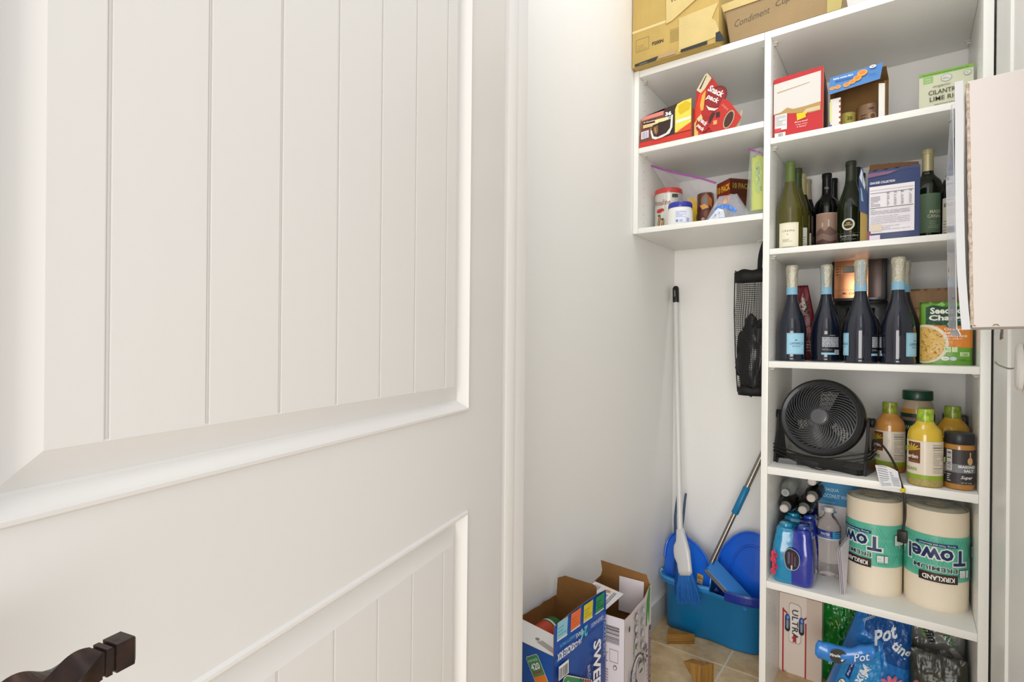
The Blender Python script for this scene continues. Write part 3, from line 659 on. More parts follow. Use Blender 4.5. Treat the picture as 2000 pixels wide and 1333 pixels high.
for j in range(7):
    for i in range(9):
        a_, b_ = i/8, j/6; q = tv[0].lerp(tv[1], a_).lerp(tv[3].lerp(tv[2], a_), b_); q.z += .004*math.sin(a_*PI)*(1-b_)+.002*math.sin(b_*7+a_*3); q.y -= .004*math.sin(b_*PI); V.append(inv @ q)
for j in range(6):
    for i in range(8): a_ = j*9+i; F.append([a_, a_+9, a_+10, a_+1])
tg = mesh_ob('cord_tag', V, F, M('#e6e6e8', .5), fan, smooth=True)
nn_ = (tv[3]-tv[0]).cross(tv[1]-tv[0]).normalized()
if nn_.y > 0: nn_ = -nn_
def tagmap(u, v, d):
    q = tv[0].lerp(tv[1], u).lerp(tv[3].lerp(tv[2], u), 1-v); q.z += .004*math.sin(u*PI)*v+.002*math.sin((1-v)*7+u*3); q.y -= .004*math.sin(v*PI); return inv @ (q+nn_*(d+.0004))
p = Print(tagmap, seg=(.12, .16)); p.lines(.06, .1, .52, .9, 9, '#8d8f96', fill=.35, seed=2).lines(.60, .1, .95, .85, 8, '#8d8f96', fill=.35, seed=6).text('WARNING', .3, .93, .05, '#55565c', w=.4); p.build('tag_print', fan)

def bottle_dress(label, x, y, body, logo, side, capc, rot, fill):
    t = thing('dressing_bottle', label, 'bottle', (x, y, Z5)); a = face_cam(x, y)
    P = [(.030, 0), (.037, .002), (.0392, .008)]+smoothprof([(.0390, .014), (.0388, .10), (.0388, .132), (.0345, .150), (.0235, .164), (.0195, .172)], 4)
    turned('bottle_body', P, M(body, .10, coat=.6), t, seg=40)
    turned('shrink_cap', [(.0200, .158), (.0192, .166), (.0188, .180), (.0190, .200), (.0186, .2045), (.0165, .2065), (.001, .207)], M(capc, .3, bump=.4, bscale=60, var=.5, vscale=70, coat=.4), t, seg=32, wob=lambda aa, z: .02*math.sin(aa*5+z*200), cap=False)
    turned('sediment', [(.0394, .004), (.0396, .010), (.0394, .020)], M(fill, .4, var=.25, vscale=200), t, seg=40, cap=False)
    p = Print(cylmap(.0392, a+R(rot)), seg=(.004, 0), base=.0006, rough=.45, coat=.3)
    p.rect(-.075, .020, .06, .122, '#e2d6c4').rect(-.075, .020, .06, .032, '#8fa82c').rect(-.040, .062, -.008, .118, '#6b3a1e')
    for k in range(7):
        aa = R(25+k*25); p.poly([(-.026, .094), (-.026+.019*math.cos(aa-.1), .094+.019*math.sin(aa-.1)), (-.026+.021*math.cos(aa), .094+.021*math.sin(aa)), (-.026+.012*math.cos(aa+.25), .094+.012*math.sin(aa+.25))], '#c9b02c')
    p.text('Garden', -.028, .080, .011, '#f1ece0', w=.032, bold=.02).lines(-.036, .066, -.012, .069, 1, '#c08a50')
    p.text(side, -.030, .046, .009, '#7f9a2c', w=.030, bold=.02)
    p.text('Nutrition Facts', .030, .114, .0035, '#5a5248', w=.024).rect(.018, .106, .042, .108, '#4a4238').lines(.018, .100, .042, .104, 1, '#8a7f70').lines(.018, .060, .042, .097, 8, '#a59a8a', fill=.3).rect(.018, .052, .042, .0532, '#4a4238').lines(.018, .040, .042, .050, 3, '#a59a8a', fill=.3).rect(.045, .07, .056, .083, '#9ab24c').lines(.046, .04, .056, .066, 5, '#b0a594')
    p.build('paper_label', t)
    return t
bottle_dress('orange salad dressing bottle beside the fan, green mottled cap', -.043, 1.985, '#c98f48', 1, 'SESAME', '#9aa83a', -12, '#c8862e')
bottle_dress('front yellow salad dressing bottle with bright lime cap and brown logo square', .039, 1.844, '#d8b632', 1, 'ASIAN', '#a8c832', -3, '#b0a060')
bottle_dress('salad dressing bottle behind the seasoning jar, only its lime cap showing', .104, 1.985, '#c89a2c', 1, 'GARLIC', '#8ea632', 0, '#c0a040')
t = thing('seasoning_jar', 'black-lidded seasoned salt jar with dark grey label at the shelf end', 'jar', (.1115, 1.855, Z5)); a = face_cam(.1115, 1.855)
turned('jar_body', [(.026, 0), (.031, .002), (.0325, .008), (.0325, .112), (.030, .120), (.029, .125)], M('#b07a30', .12, coat=.6), t, seg=36)
turned('lid', [(.0312, .119), (.0318, .120), (.0318, .145), (.030, .148), (.001, .148)], M('#25272c', .35), t, seg=44, cap=False, wob=lambda aa, z: .006*math.cos(aa*44))
p = Print(cylmap(.0326, a), seg=(.004, 0), base=.0005, rough=.45)
p.rect(-.046, .016, .046, .106, '#3a3538').rect(-.046, .046, .046, .068, '#77797f').rect(-.028, .050, -.015, .104, '#e4e0da').bars(-.0265, .052, -.0165, .102, '#3a3538', 12, vert=False).lines(-.026, .022, -.017, .044, 4, '#d6d2cc')
p.text('SEASONED', .018, .0625, .0065, '#f2f0ec', w=.040, bold=.03).text('SALT', .020, .0525, .0065, '#f2f0ec', w=.022, bold=.03).text('Super', .016, .034, .011, '#f2f0ec', w=.026, shear=.35, bold=.01).text('NET WT 16 OZ', .015, .021, .003, '#d8d4ce', w=.022)
p.ell(.022, .078, .006, .010, '#c9a06a').rect(.0205, .084, .0235, .101, '#c9a06a')
p.build('paper_label', t)
t = thing('cheese_jar', 'large clear plastic jar with dark green lid at the back of the fan shelf', 'jar', (.0245, 2.06, Z5)); a = face_cam(.0245, 2.06)
turned('jar_body', [(.036, 0), (.0415, .004), (.0415, .05), (.0395, .075), (.0415, .10), (.0415, .185), (.036, .205), (.033, .212)], M('#c08a34', .12, coat=.5), t, seg=36)
turned('clear_shoulder', cut([(.036, 0), (.0415, .185), (.036, .205), (.033, .213)], .186, .213, .001), M('#b9a58c', .08, coat=.8), t, seg=36)
turned('lid', [(.0375, .212), (.0382, .214), (.0382, .238), (.0365, .2405), (.001, .2405)], M('#12422f', .35, coat=.2), t, seg=48, cap=False, wob=lambda aa, z: .005*math.cos(aa*48))
p = Print(cylmap(.042, a), seg=(.004, 0), base=.0008); p.rect(-.06, .03, .06, .172, '#16402e').rect(-.05, .150, .02, .160, '#8a6a6a').text('PARMESAN', -.005, .13, .012, '#b9b09a', w=.05, bold=.03).ell(0, .09, .02, .02, '#2e5b3f'); p.build('paper_label', t)
t = thing('dark_carton', 'dark small carton at the back right corner of the fan shelf', 'box', (.088, 2.115, Z5)); cube('carton_body', 0, .056, 0, .055, 0, .166, M('#2a2826', .4), t, .001)
p = Print(planar((0, 0, 0))); p.frame(.002, .10, .052, .160, .0015, '#a88a5a').rect(.036, .135, .05, .15, '#b8a88a'); p.build('printed_front', t)
t = thing('spice_shaker', 'small clear spice shaker squeezed between the fan and the orange dressing', 'jar', (-.086, 2.045, Z5)); a = face_cam(-.086, 2.045)
turned('jar_body', [(.017, 0), (.020, .002), (.020, .095), (.017, .102)], M('#c9bcae', .1, trans=.4, coat=.5), t, seg=28)
turned('lid', [(.0185, .102), (.019, .103), (.019, .124), (.016, .127), (.001, .128)], M('#b9b4ae', .15, coat=.6), t, seg=28, cap=False)
p = Print(cylmap(.020, a), seg=(.004, 0), base=.0006); p.rect(-.014, .02, .014, .09, '#dccfc2').rect(-.014, .078, .014, .083, '#3a3232').rect(-.014, .055, .014, .06, '#5a4a44').lines(-.01, .03, .01, .05, 3, '#6a5a54'); p.build('paper_label', t)

# ================================================================ TOWEL SHELF
Z6 = .379
def towel(label, x, y, r, arc, far):
    t = thing('paper_towel_roll', label, 'paper towel', (x, y, Z6)); a = face_cam(x, y); h = .280
    rp = smoothprof([(r-.006, 0), (r-.001, .005), (r, .014), (r, h-.030), (r-.004, h-.014), (r-.018, h-.003)], 4)
    w_ = lambda aa, z: .006*noise.noise(Vector((math.cos(aa)*1.5, math.sin(aa)*1.5, z*9+x)))
    turned('roll', [(.02, 0)]+rp+[(r-.03, h-.003), (.026, h-.006)], M('#f3e6cf', .55, bump=.25, bscale=220), t, seg=64, wob=w_)
    bm = bmesh.new(); rings = []
    for rr, zz in ((r-.0012, h-.029), (r-.0022, h-.012), (r-.016, h-.0010), (.030, h-.002), (.016, h-.012), (.004, h-.016)):
        rings.append([bm.verts.new((rr*math.cos(i*PI/24)*(1+(.01 if rr < r-.010 else 0)*math.sin(i*3)), rr*math.sin(i*PI/24), zz+(.0022 if zz > h-.011 else 0)*noise.noise(Vector((i*.9, rr*90, x*50))))) for i in range(48)])
    for A, B in zip(rings, rings[1:]):
        for i in range(48): bm.faces.new((A[i], A[(i+1) % 48], B[(i+1) % 48], B[i]))
    bm.faces.new(rings[-1])
    bm_ob('plastic_wrap_top', bm, M('#cfcfbd', .2, coat=.4, bump=.5, bscale=40, alpha=.75), t, smooth=True, angle=80)
    p = Print(lambda u, v, d: Vector((u, v, h+.0025+d))); rd = random.Random(int(r*1e5))
    ca, sa = math.cos(a), math.sin(a)
    for du, dv, L_, W_ in ((.02, -.015, .028, .003), (.028, .012, .016, .0022), (-.01, .03, .03, .002)): p.poly([(ca*du-sa*dv, sa*du+ca*dv), (ca*du-sa*(dv+L_), sa*du+ca*(dv+L_)), (ca*(du+W_)-sa*(dv+L_), sa*(du+W_)+ca*(dv+L_)), (ca*(du+W_)-sa*dv, sa*(du+W_)+ca*dv)], '#5f6f60')
    p.build('wrap_print', t)
    p = Print(cylmap(r+.0006, a), seg=(.005, 0), base=.0008, rough=.28, coat=.3)
    p.rect(-r*2.4, .085, r*2.4, .206, '#5fbfa6')
    for k in range(9):
        for j in range(3):
            u0 = -r*1.9+k*r*.46; v0 = .09+j*.038
            p.l = 1
            for m_ in range(3): p.poly([(u0+m_*.008, v0), (u0+.016+m_*.008, v0+.030), (u0+.018+m_*.008, v0+.030), (u0+.002+m_*.008, v0)] if (k+j) % 2 else [(u0+.016+m_*.008, v0), (u0+m_*.008, v0+.030), (u0+.002+m_*.008, v0+.030), (u0+.018+m_*.008, v0)], '#4fab94')
    p.l = 4
    def W(s, du, v, hh, c, w=None, bold=.02): p.text(s, arc+du, v, hh, c, w=w, rot=180, bold=bold)
    W('Towel', .0, .151, .050, '#e9efe6', w=.150, bold=.085); W('Towel', .0, .151, .043, '#1c2f63', w=.141, bold=.03)
    W('PREMIUM', -.004, .1165, .0155, '#e9efe6', w=.104, bold=.05); W('PREMIUM', -.004, .1165, .0125, '#2a3a4a', w=.100, bold=.01)
    p.rect(arc-.044, .178, arc+.042, .187, '#1f3a6e'); p.ell(arc-.044, .1825, .0045, .0045, '#1f3a6e', 12).ell(arc+.042, .1825, .0045, .0045, '#1f3a6e', 12)
    W('Strong, Thick and Absorbent', 0, .1825, .0055, '#d8e6ea', w=.080)
    p.rect(arc-.040, .080, arc+.046, .104, '#4a211d').rect(arc-.039, .081, arc+.045, .097, '#231f20'); W('KIRKLAND', .003, .0915, .013, '#f2efe6', w=.070, bold=.03)
    for bx in far:
        p.rect(bx-.014, .098, bx+.014, .120, '#30556a').rect(bx-.013, .099, bx+.003, .119, '#dfe9e2').rect(bx+.005, .099, bx+.013, .119, '#dfe9e2').lines(bx-.012, .102, bx+.002, .116, 2, '#7fa59a', fill=.15)
        p.rect(bx+.030, .150, bx+.062, .180, '#2f6a70').rect(bx+.031, .151, bx+.061, .179, '#dfe9e2').lines(bx+.034, .155, bx+.058, .176, 5, '#7f9f9a', fill=.25)
    p.build('printed_band', t)
    return t
towel('left paper towel roll in a teal printed wrapper, label upside down', -.079, 1.962, .0705, -.052, (.020,))
towel('right paper towel roll in a teal printed wrapper, label upside down', .068, 1.959, .0735, .003, (.066,))
# water bottle
t = thing('water_bottle', 'clear ribbed water bottle with blue label between the drink pack and towels', 'bottle', (-.1985, 1.973, Z6)); a = face_cam(-.1985, 1.973)
CL = M('#fbf8f4', .03, trans=1, ior=1.14, coat=.5)
prof = [(.018, .004), (.026, .0), (.031, .006), (.032, .014)]
for k in range(11): prof += [(.0328, .020+k*.0095), (.0308, .0245+k*.0095)]
prof += [(.0325, .124), (.0325, .146), (.0318, .150), (.0325, .153), (.030, .163), (.022, .178), (.0135, .190), (.0120, .196), (.0120, .200)]
turned('bottle_body', prof, CL, t, seg=36, wob=lambda aa, z: .06*abs(math.sin(aa*2.5)) - .04 if z < .016 else 0, angle=60)
turned('cap', [(.0133, .200), (.0138, .201), (.0138, .212), (.0128, .2145), (.001, .2145)], M('#e8e6e4', .4, trans=.2), t, seg=30, cap=False, wob=lambda aa, z: .01*math.cos(aa*30))
p = Print(cylmap(.0328, a), seg=(.004, 0), base=.0006, rough=.25, coat=.4)
p.rect(-.05, .123, .05, .147, '#2b3f86').rect(.010, .123, .05, .147, '#3f8fc8').rect(-.05, .120, .05, .1235, '#c9dcea').rect(.018, .139, .034, .146, '#231f20').text('KIRKLAND', .026, .1425, .003, '#f2efe6', w=.014).text('WATER', -.010, .136, .009, '#c9d2ea', w=.026, bold=.03).lines(-.03, .127, .008, .131, 1, '#9aaad8')
p.build('paper_label', t)
# coconut water box
t = thing('coconut_water_box', 'blue and white coconut water carton standing at the back of the towel shelf', 'box', (-.240, 2.075, Z6)); w, d, h = .115, .13, .272
cube('carton_body', 0, w, 0, d, 0, h, M('#d6d0d2', .45), t, .001)
p = Print(planar((0, 0, 0))); p.rect(0, .195, w, h, '#1f86bc').text('COAQUA', .034, .245, .012, '#b5dbee', w=.050, bold=.02).text('COCONUT WATER', .055, .225, .013, '#b5dbee', w=.095, bold=.02).lines(.006, .203, .05, .206, 1, '#a5d0e6').lines(.006, .175, .05, .19, 3, '#5f93b4', jag=0).ell(.04, .172, .014, .005, '#4f9fd0', a=.15).rect(.004, .12, .024, .15, '#5a4a52').lines(.005, .121, .023, .149, 5, '#d6c9cc').rect(.075, .145, .105, .17, '#e9e4e4').bars(.077, .147, .103, .168, '#5a5560', 12)
p.build('printed_front', t)
# booklet
t = thing('folded_booklet', 'thin folded paper leaflet standing upright between water bottle and towels', 'paper', (-.152, 1.835, Z6))
PAP = M('#d9d2dc', .55)
for k, (dx, tp) in enumerate(((0, .150), (.004, .146), (.008, .150))):
    panel('leaflet_page', [(0, 0), (.012, .0), (.075, .150), (-.002, tp-.020+.004*k)], (dx, .001*k, 0), (.22, .97, 0), (-.07, 0, 1), .0009, PAP, PAP, t)
p = Print(planar((0, 0, 0), (.22, .97, 0), (-.07, 0, 1)))
for k in range(4): p.rect(.012+.002*k, .060+k*.018, .020+.002*k, .072+k*.018, '#3b2d55')
p.build('printed_page', t)
# shrink wrapped drink packs
def pack(label, x, y, z, w, d, h, hole):
    t = thing('drink_bottle_pack', label, 'drink pack', (x, y, z))
    V = []; F = []; I = []; nx, nz = 40, 22
    def sec(k):
        b = k/nz; zz = h*b
        if b < .06: s = .90+.10*(b/.06)
        elif b < .52: s = 1
        elif b < .90: s = 1-.17*((b-.52)/.38)**1.2
        else: s = .83-.10*((b-.90)/.10)**2
        return zz, s
    for k in range(nz+1):
        zz, s = sec(k)
        for i in range(nx):
            a_ = 2*PI*i/nx; c_, s_ = math.cos(a_), math.sin(a_); e = .38
            X_ = abs(c_)**e*math.copysign(1, c_)*w/2*s; Y_ = abs(s_)**e*math.copysign(1, s_)*d/2*s
            dip = .010*math.exp(-(X_/.010)**2)*(1 if zz > h*.45 else .35)
            Y_ -= math.copysign(dip, Y_); q = .0016*noise.noise(Vector((X_*60, Y_*60, zz*60+x)))
            V.append((X_+q, Y_+q, zz-(.012*math.exp(-(X_/.012)**2) if k == nz else 0)))
    for k in range(nz):
        for i in range(nx):
            j = (i+1) % nx; F.append([k*nx+i, k*nx+j, (k+1)*nx+j, (k+1)*nx+i]); cx = sum(V[q][0] for q in F[-1])/4; I.append(0 if cx < .002 else 1)
    n = len(V); V.append((0, 0, h-.012)); 
    for i in range(nx): F.append([nz*nx+i, nz*nx+(i+1) % nx, n]); I.append(0 if V[nz*nx+i][0] < 0 else 1)
    F.append(list(range(nx))[::-1]); I.append(0)
    mesh_ob('shrink_wrap', V, F, [M('#0f86b4', .14, coat=.8, bump=.35, bscale=28), M('#1c2f9a', .12, coat=.9, bump=.35, bscale=28)], t, I, smooth=True)
    for s in (-1, 1):
        turned('bottle_cap_bump', [(.018, h-.014), (.019, h-.004), (.016, h+.003), (.001, h+.004)], M('#1d9cc6', .15, coat=.8) if s < 0 else M('#2b55b4', .15, coat=.8), t, seg=22, loc=(s*w*.22, 0, 0), cap=False)
    if hole:
        yy = -d/2*.985
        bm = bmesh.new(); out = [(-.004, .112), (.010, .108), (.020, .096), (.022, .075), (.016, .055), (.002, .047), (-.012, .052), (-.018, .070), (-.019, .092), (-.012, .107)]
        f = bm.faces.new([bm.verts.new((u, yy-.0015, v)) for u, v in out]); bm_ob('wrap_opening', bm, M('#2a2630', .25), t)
        rod('opening_edge', spline([(u, yy-.0025, v) for u, v in out+out[:1]], 3), .0011, M('#b9c2cc', .2, alpha=.8), t, 6)
        p = Print(planar((0, yy-.002, 0))); p.rect(.0, .056, .004, .100, '#7a2a3a').rect(-.010, .065, -.004, .100, '#55586a').rect(.008, .06, .012, .09, '#4a4c60').rect(-.001, .048, .003, .062, '#c9c4c6'); p.build('opening_contents', t)
        p = Print(lambda u, v, d_: Vector((u, -d/2-.0006-d_ if u > -w/2+.012 else -d/2+.007-d_, v)), base=.001, rough=.2, coat=.6)
        for u, v, r_ in ((-.048, .082, .013), (-.050, .066, .012), (-.046, .048, .012), (-.050, .030, .011)): p.ell(u, v, r_*.75, r_, '#d4375a', 12).ell(u, v, r_*.4, r_*.25, '#a01f40', 8)
        p.build('fruit_print', t)
    return t
pack('front shrink-wrapped pack of teal and indigo drink bottles with a hand hole', -.2795, 1.870, Z6, .116, .118, .168, True)
pack('second shrink-wrapped pack of teal drink bottles behind the front one', -.2795, 1.995, Z6, .112, .112, .168, False)
pack('third shrink-wrapped drink pack at the back of the towel shelf', -.290, 2.125, Z6, .094, .112, .168, False)
def lying(label, x, y, z, cap, lab):
    t = thing('drink_bottle', label, 'bottle', (x, y, z)); r = .0245
    turned('bottle_body', [(.010, .014), (.0105, .020), (.014, .030), (.021, .048), (r, .062), (r, .17), (.022, .18), (.016, .182)], M('#b9c0bc', .07, alpha=.6, coat=.8), t, seg=26, rot=(-PI/2, 0, 0))
    turned('cap', [(.001, 0), (.0118, 0), (.0128, .002), (.0128, .014), (.0118, .016)], M(cap, .4), t, seg=26, rot=(-PI/2, 0, 0), cap=False)
    turned('cap_ring', [(.0085, -.0004), (.0095, -.0012), (.0105, -.0004)], M('#c9c4bc', .4), t, seg=24, rot=(-PI/2, 0, 0), cap=False)
    if lab:
        turned('dark_label', [(.0165, .034), (.0222, .050), (r+.0006, .063), (r+.0006, .14)], M('#1c191a', .3), t, seg=26, rot=(-PI/2, 0, 0), cap=False)
        p = Print(lambda u, v, d: Vector(((r+.001+d-.25*max(0, .07-v))*math.cos(u/r), v, (r+.001+d-.25*max(0, .07-v))*math.sin(u/r))), seg=(.004, .01), base=.0006)
        for a_ in (25, 120, 200, 300): p.rect(r*R(a_), .052, r*R(a_)+.016, .066, '#cfc6bb').rect(r*R(a_)+.002, .054, r*R(a_)+.012, .056, '#4a4240')
        p.build('label_print', t)
    return t
zb = Z6+.168+.004
lying('clear drink bottle lying low at the left side, white cap forward', -.3205, 1.925, zb+.0248, '#dcd0c6', True)
lying('clear drink bottle lying on top at the left side, grey ringed cap', -.3185, 1.935, zb+.0748, '#8f9296', False)
lying('clear drink bottle lying in the middle of the stack', -.2700, 1.945, zb+.0248, '#c9c0b6', True)
lying('clear drink bottle lying higher at the right of the stack, tan cap forward', -.2455, 1.940, zb+.0685, '#d0c2b6', True)
lying('clear drink bottle lying topmost under the shelf above', -.2450, 1.955, zb+.1185, '#d6d2cc', True)

# ================================================================ BOTTOM OF THE TOWER
t = thing('beer_carton', 'white carton with red outline and can picture at the left of the tower floor', 'box', (-.3465, 2.015, 0)); w, d, h = .127, .19, .266
cube('carton_body', 0, w, 0, d, 0, h, M('#dccfc4', .4), t, .0015)
p = Print(planar((0, 0, 0)))
p.rect(.010, 0, .0145, .215, '#a81e24').rect(.078, 0, .0825, .182, '#a81e24').poly([(.010, .215), (.025, .203), (.025, .197), (.0145, .204)], '#a81e24').poly([(.070, .192), (.0825, .205), (.0825, .198), (.070, .185)], '#a81e24')
p.rect(.0825, 0, w, h, '#cdbcae')
p.poly([(.030, .110), (.030, .232), (.036, .240), (.060, .237), (.067, .228), (.067, .115), (.060, .106), (.036, .106)], '#9a8f88').poly([(.0312, .1115), (.0312, .2315), (.037, .2385), (.059, .2355), (.0655, .227), (.0655, .116), (.059, .108), (.037, .108)], '#e4dad2')
p.ell(.048, .168, .019, .045, '#e9e2dc', 24)
for cx in (.026, .068):
    p.ell(cx, .185, .008, .014, '#24408f', 16).rect(cx-.008, .150, cx+.008, .185, '#3a4464').ell(cx, .150, .008, .010, '#17181f', 16).rect(cx-.003, .150, cx+.003, .178, '#8f97a8').ell(cx+.001, .188, .0035, .007, '#6f9ad8', 10)
p.text('ULTRA', .049, .170, .019, '#3a3436', w=.098, rot=-90, bold=.01, space=1.1).poly([(.043, .133), (.053, .133), (.053, .108), (.048, .113), (.043, .108)], '#a8262a')
p.text('24', .019, .004, .007, '#4a403c', rot=180).text('12', .0035, .006, .006, '#4a403c', rot=180)
p.build('printed_front', t)
def bag(label, x, y, rz, w, h, th, amp, seed, m, cat='bag', name='plastic_bag', lean=0, topw=1, bot=.85, z=0, sc=7):
    t = thing(name, label, cat, (x, y, z), R(rz)); f = pouchmap(w, h, th, amp, seed, lean=lean, topw=topw, bot=bot, sc=sc)
    pouch('bag_film', f, w, h, m, t, n=(56, 64)); return t, f
t, f = bag('crumpled green plastic bag standing behind the blue potting mix sack', -.150, 2.085, 0, .165, .335, .10, .010, 5, M('#0a7a24', .22, coat=.4, bump=.2, bscale=25), bot=.95)
p = Print(f, seg=(.012, .012), base=.001, rough=.25); p.poly([(.035, .19), (.05, .205), (.058, .19), (.045, .18)], '#c8c86a').poly([(.039, .190), (.049, .199), (.053, .19), (.046, .185)], '#0a7a24').poly([(.04, .25), (.10, .262), (.11, .258), (.05, .243)], '#4fae5a'); p.build('printed_front', t)
t, f = bag('large blue potting mix sack with pink flowers in the middle of the tower floor', -.102, 1.960, 0, .225, .345, .14, .008, 17, M('#1b74c4', .28, coat=.3, bump=.2, bscale=18), bot=1.0, name='potting_mix_sack', lean=.17, topw=.55)
p = Print(f, seg=(.005, .005), base=.0022, rough=.35); p.clip = (.004, .004, .221, .335)
p.poly([(.04, .345), (.225, .345), (.225, .17), (.15, .19), (.12, .24), (.05, .26)], '#124f94').poly([(.02, .0), (.02, .19), (.07, .20), (.12, .215), (.135, .17), (.13, 0)], '#2b8fd0')
p.text('Mix', .088, .135, .030, '#eef2f6', w=.062, rot=-100, bold=.03, shear=.2).text('Pot', .128, .262, .042, '#dfe9f2', w=.085, rot=28, bold=.03, shear=.2).text('ting', .190, .225, .036, '#dfe9f2', w=.07, rot=-25, bold=.03, shear=.2).text('moisture', .060, .298, .012, '#cfe0ee', w=.06, rot=30, shear=.2)
p.poly([(.045, .20), (.058, .203), (.054, .105), (.038, .112)], '#12357e').text('overwatering', .048, .155, .008, '#e8eef4', w=.078, rot=-94, bold=.02)
p.ell(.038, .085, .012, .016, '#2a2a2e').ell(.038, .085, .0105, .0145, '#eef0f2').text('25', .038, .089, .007, '#222226', rot=-90, bold=.03).text('QT', .034, .080, .005, '#222226', rot=-90, bold=.02)
def flower(cx, cy, r_, c1, c2, n):
    for k in range(n):
        a_ = 2*PI*k/n+.2; p.l = 12+(k % 2); p.ell(cx+r_*.55*math.cos(a_), cy+r_*.55*math.sin(a_), r_*.48, r_*.17, c1 if k % 2 else c2, 10, a_)
    p.l = 15; p.ell(cx, cy, r_*.2, r_*.2, '#c9a03c', 10)
flower(.172, .120, .038, '#d87f9a', '#c9637f', 11); flower(.165, .060, .042, '#c96a80', '#d88a9f', 11); flower(.100, .075, .028, '#e6c21c', '#d0a514', 14); flower(.12, .02, .03, '#d87f9a', '#c05a78', 11)
p.build('printed_front', t)
# folded top of the sack
fo = bpy.data.objects.new('folded_top', None)
V = []; F = []; n_, m_ = 22, 12
for j in range(m_+1):
    for i in range(n_+1):
        u, v = i/n_, j/m_; a_ = 2*PI*v
        c_ = Vector((-.218+.150*u, 1.852+.004*math.sin(u*9), .188+.044*u-.012*math.sin(u*PI)))
        rz_ = .030*(1-.25*u)*(1 if 0 < i < n_ else .55); q = noise.noise(Vector((u*6, v*5, 3)))*.007
        V.append(c_+Vector((0, math.cos(a_)*(.014+q*.5), math.sin(a_)*(rz_+q))))
for j in range(m_):
    for i in range(n_): a_ = j*(n_+1)+i; F.append([a_, a_+1, a_+n_+2, a_+n_+1])
F.append([j*(n_+1) for j in range(m_)]); F.append([j*(n_+1)+n_ for j in range(m_)][::-1])
bpy.data.objects.remove(fo)
ti = Matrix.Translation(t.location).inverted()
mesh_ob('folded_top', [ti @ v for v in V], F, M('#2f86dc', .22, coat=.6, bump=.5, bscale=26), t, smooth=True)
p = Print(lambda u, v, d: ti @ Vector((-.218+u, 1.8365-d, .188+.044*u/.15-.012*math.sin(u/.15*PI)+v)), base=.0015, rough=.3)
p.ell(.060, .002, .022, .021, '#3a3c3e', 26).text('Miracle-Gro', .061, .004, .009, '#f2f2f2', w=.044, bold=.03).poly([(.066, -.008), (.076, -.004), (.070, -.013)], '#eef2ee').text('Pot', .118, .0, .024, '#e8eef6', w=.036, bold=.01).text('25', .040, -.020, .007, '#bcd4ee')
p.build('folded_print', t)
t, f = bag('dark olive printed food pouch standing in front at the right of the tower floor', .075, 1.945, 0, .130, .236, .08, .004, 31, M('#3a3b32', .3, coat=.2, bump=.15, bscale=24), bot=1, name='food_pouch')
p = Print(f, seg=(.005, .005), base=.0020, rough=.3, coat=.3)
p.rect(.002, .0, .125, .085, '#b7bcc0').rect(.0, .075, .128, .084, '#5f8fb4').rect(0, .084, .128, .09, '#3f6a34').text('PUFFINS', .105, .135, .020, '#c9ccca', w=.075, rot=80, shear=.2).text('HIGH', .058, .155, .012, '#a89f7c', w=.045, rot=90).text('PROTEIN', .075, .15, .010, '#a89f7c', w=.05, rot=90)
p.ell(.018, .13, .012, .026, '#a85a6c', 14).ell(.020, .11, .009, .02, '#c98a96', 14).ell(.02, .12, .005, .008, '#d8a0a8', 10)
p.build('printed_front', t)
t, f = bag('grey and silver printed food pouch leaning behind the dark olive one', .072, 2.06, 0, .140, .325, .09, .006, 41, M('#8f8f8a', .25, metal=.1, coat=.3, bump=.2, bscale=22), bot=1, name='food_pouch')
p = Print(f, seg=(.005, .005), base=.0020, rough=.28, coat=.3); p.text('Puffin', .048, .262, .022, '#2a3a3c', w=.075, rot=-60, bold=.02, shear=.2).poly([(.020, .29), (.026, .29), (.050, .235), (.044, .235)], '#7fb04a').text('SWEET', .098, .25, .014, '#3f8a4a', w=.06, rot=-50, bold=.02).poly([(.11, .23), (.135, .20), (.135, .17), (.10, .22)], '#c9c6c2'); p.build('printed_front', t)

# ================================================================ WALL SHELF CONTENTS
S1 = 1.805; S0 = 1.5185
t = thing('pudding_box', 'long red and yellow pudding cup carton on the middle wall shelf', 'box', (-.7765, 1.80, S1)); w, d, h = .186, .22, .113
panel('front_panel', [(0, 0), (w, 0), (w, h+.018), (w-.03, h+.016), (w*.52, h+.006), (w*.50, h), (.022, h-.004), (.004, h*.62)], (0, 0, 0), (1, 0, 0), (0, 0, 1), .0012, M('#7c4a3c', .35), KRAFT, t)
bm = bmesh.new(); box(bm, 0.004, w, .002, d, 0, h-.012, .001); bm_ob('carton_body', bm, M('#8d5a4a', .5), t)
panel('side_flap', [(0, 0), (.03, .01), (.02, .06), (0, .07)], (.0, .0, .04), (-.02, 1, 0), (.25, 0, 1), .001, M('#e2d8d4', .5), KRAFT, t)
panel('divider_edge', [(0, 0), (.0022, 0), (.0022, h+.01), (0, h+.01)], (w*.50, -.0006, 0), (1, 0, 0), (0, 0, 1), .001, M('#6a4a3a', .5), KRAFT, t)
p = Print(planar((0, -.0006, 0))); p.clip = (.0, 0, w-.0006, h+.017)
p.poly([(0, 0), (w, 0), (w, .022), (0, .016)], '#d23a2e').poly([(.006, h-.02), (w*.48, h-.016), (w*.48, h-.002), (.022, h-.006)], '#e08a80').poly([(.008, .028), (.036, .030), (.036, .056), (.008, .054)], '#e9e2e6').bars(.012, .031, .033, .052, '#8a94b4', 10)
p.poly([(w*.5, .02), (w, .03), (w, h+.016), (w-.03, h+.014), (w*.66, h+.008), (w*.5, h+.004)], '#3a2a28').poly([(w*.70, .025), (w, .032), (w, h+.016), (w-.03, h+.014), (w*.74, h+.008), (w*.70, h-.008)], '#f0dc5a')
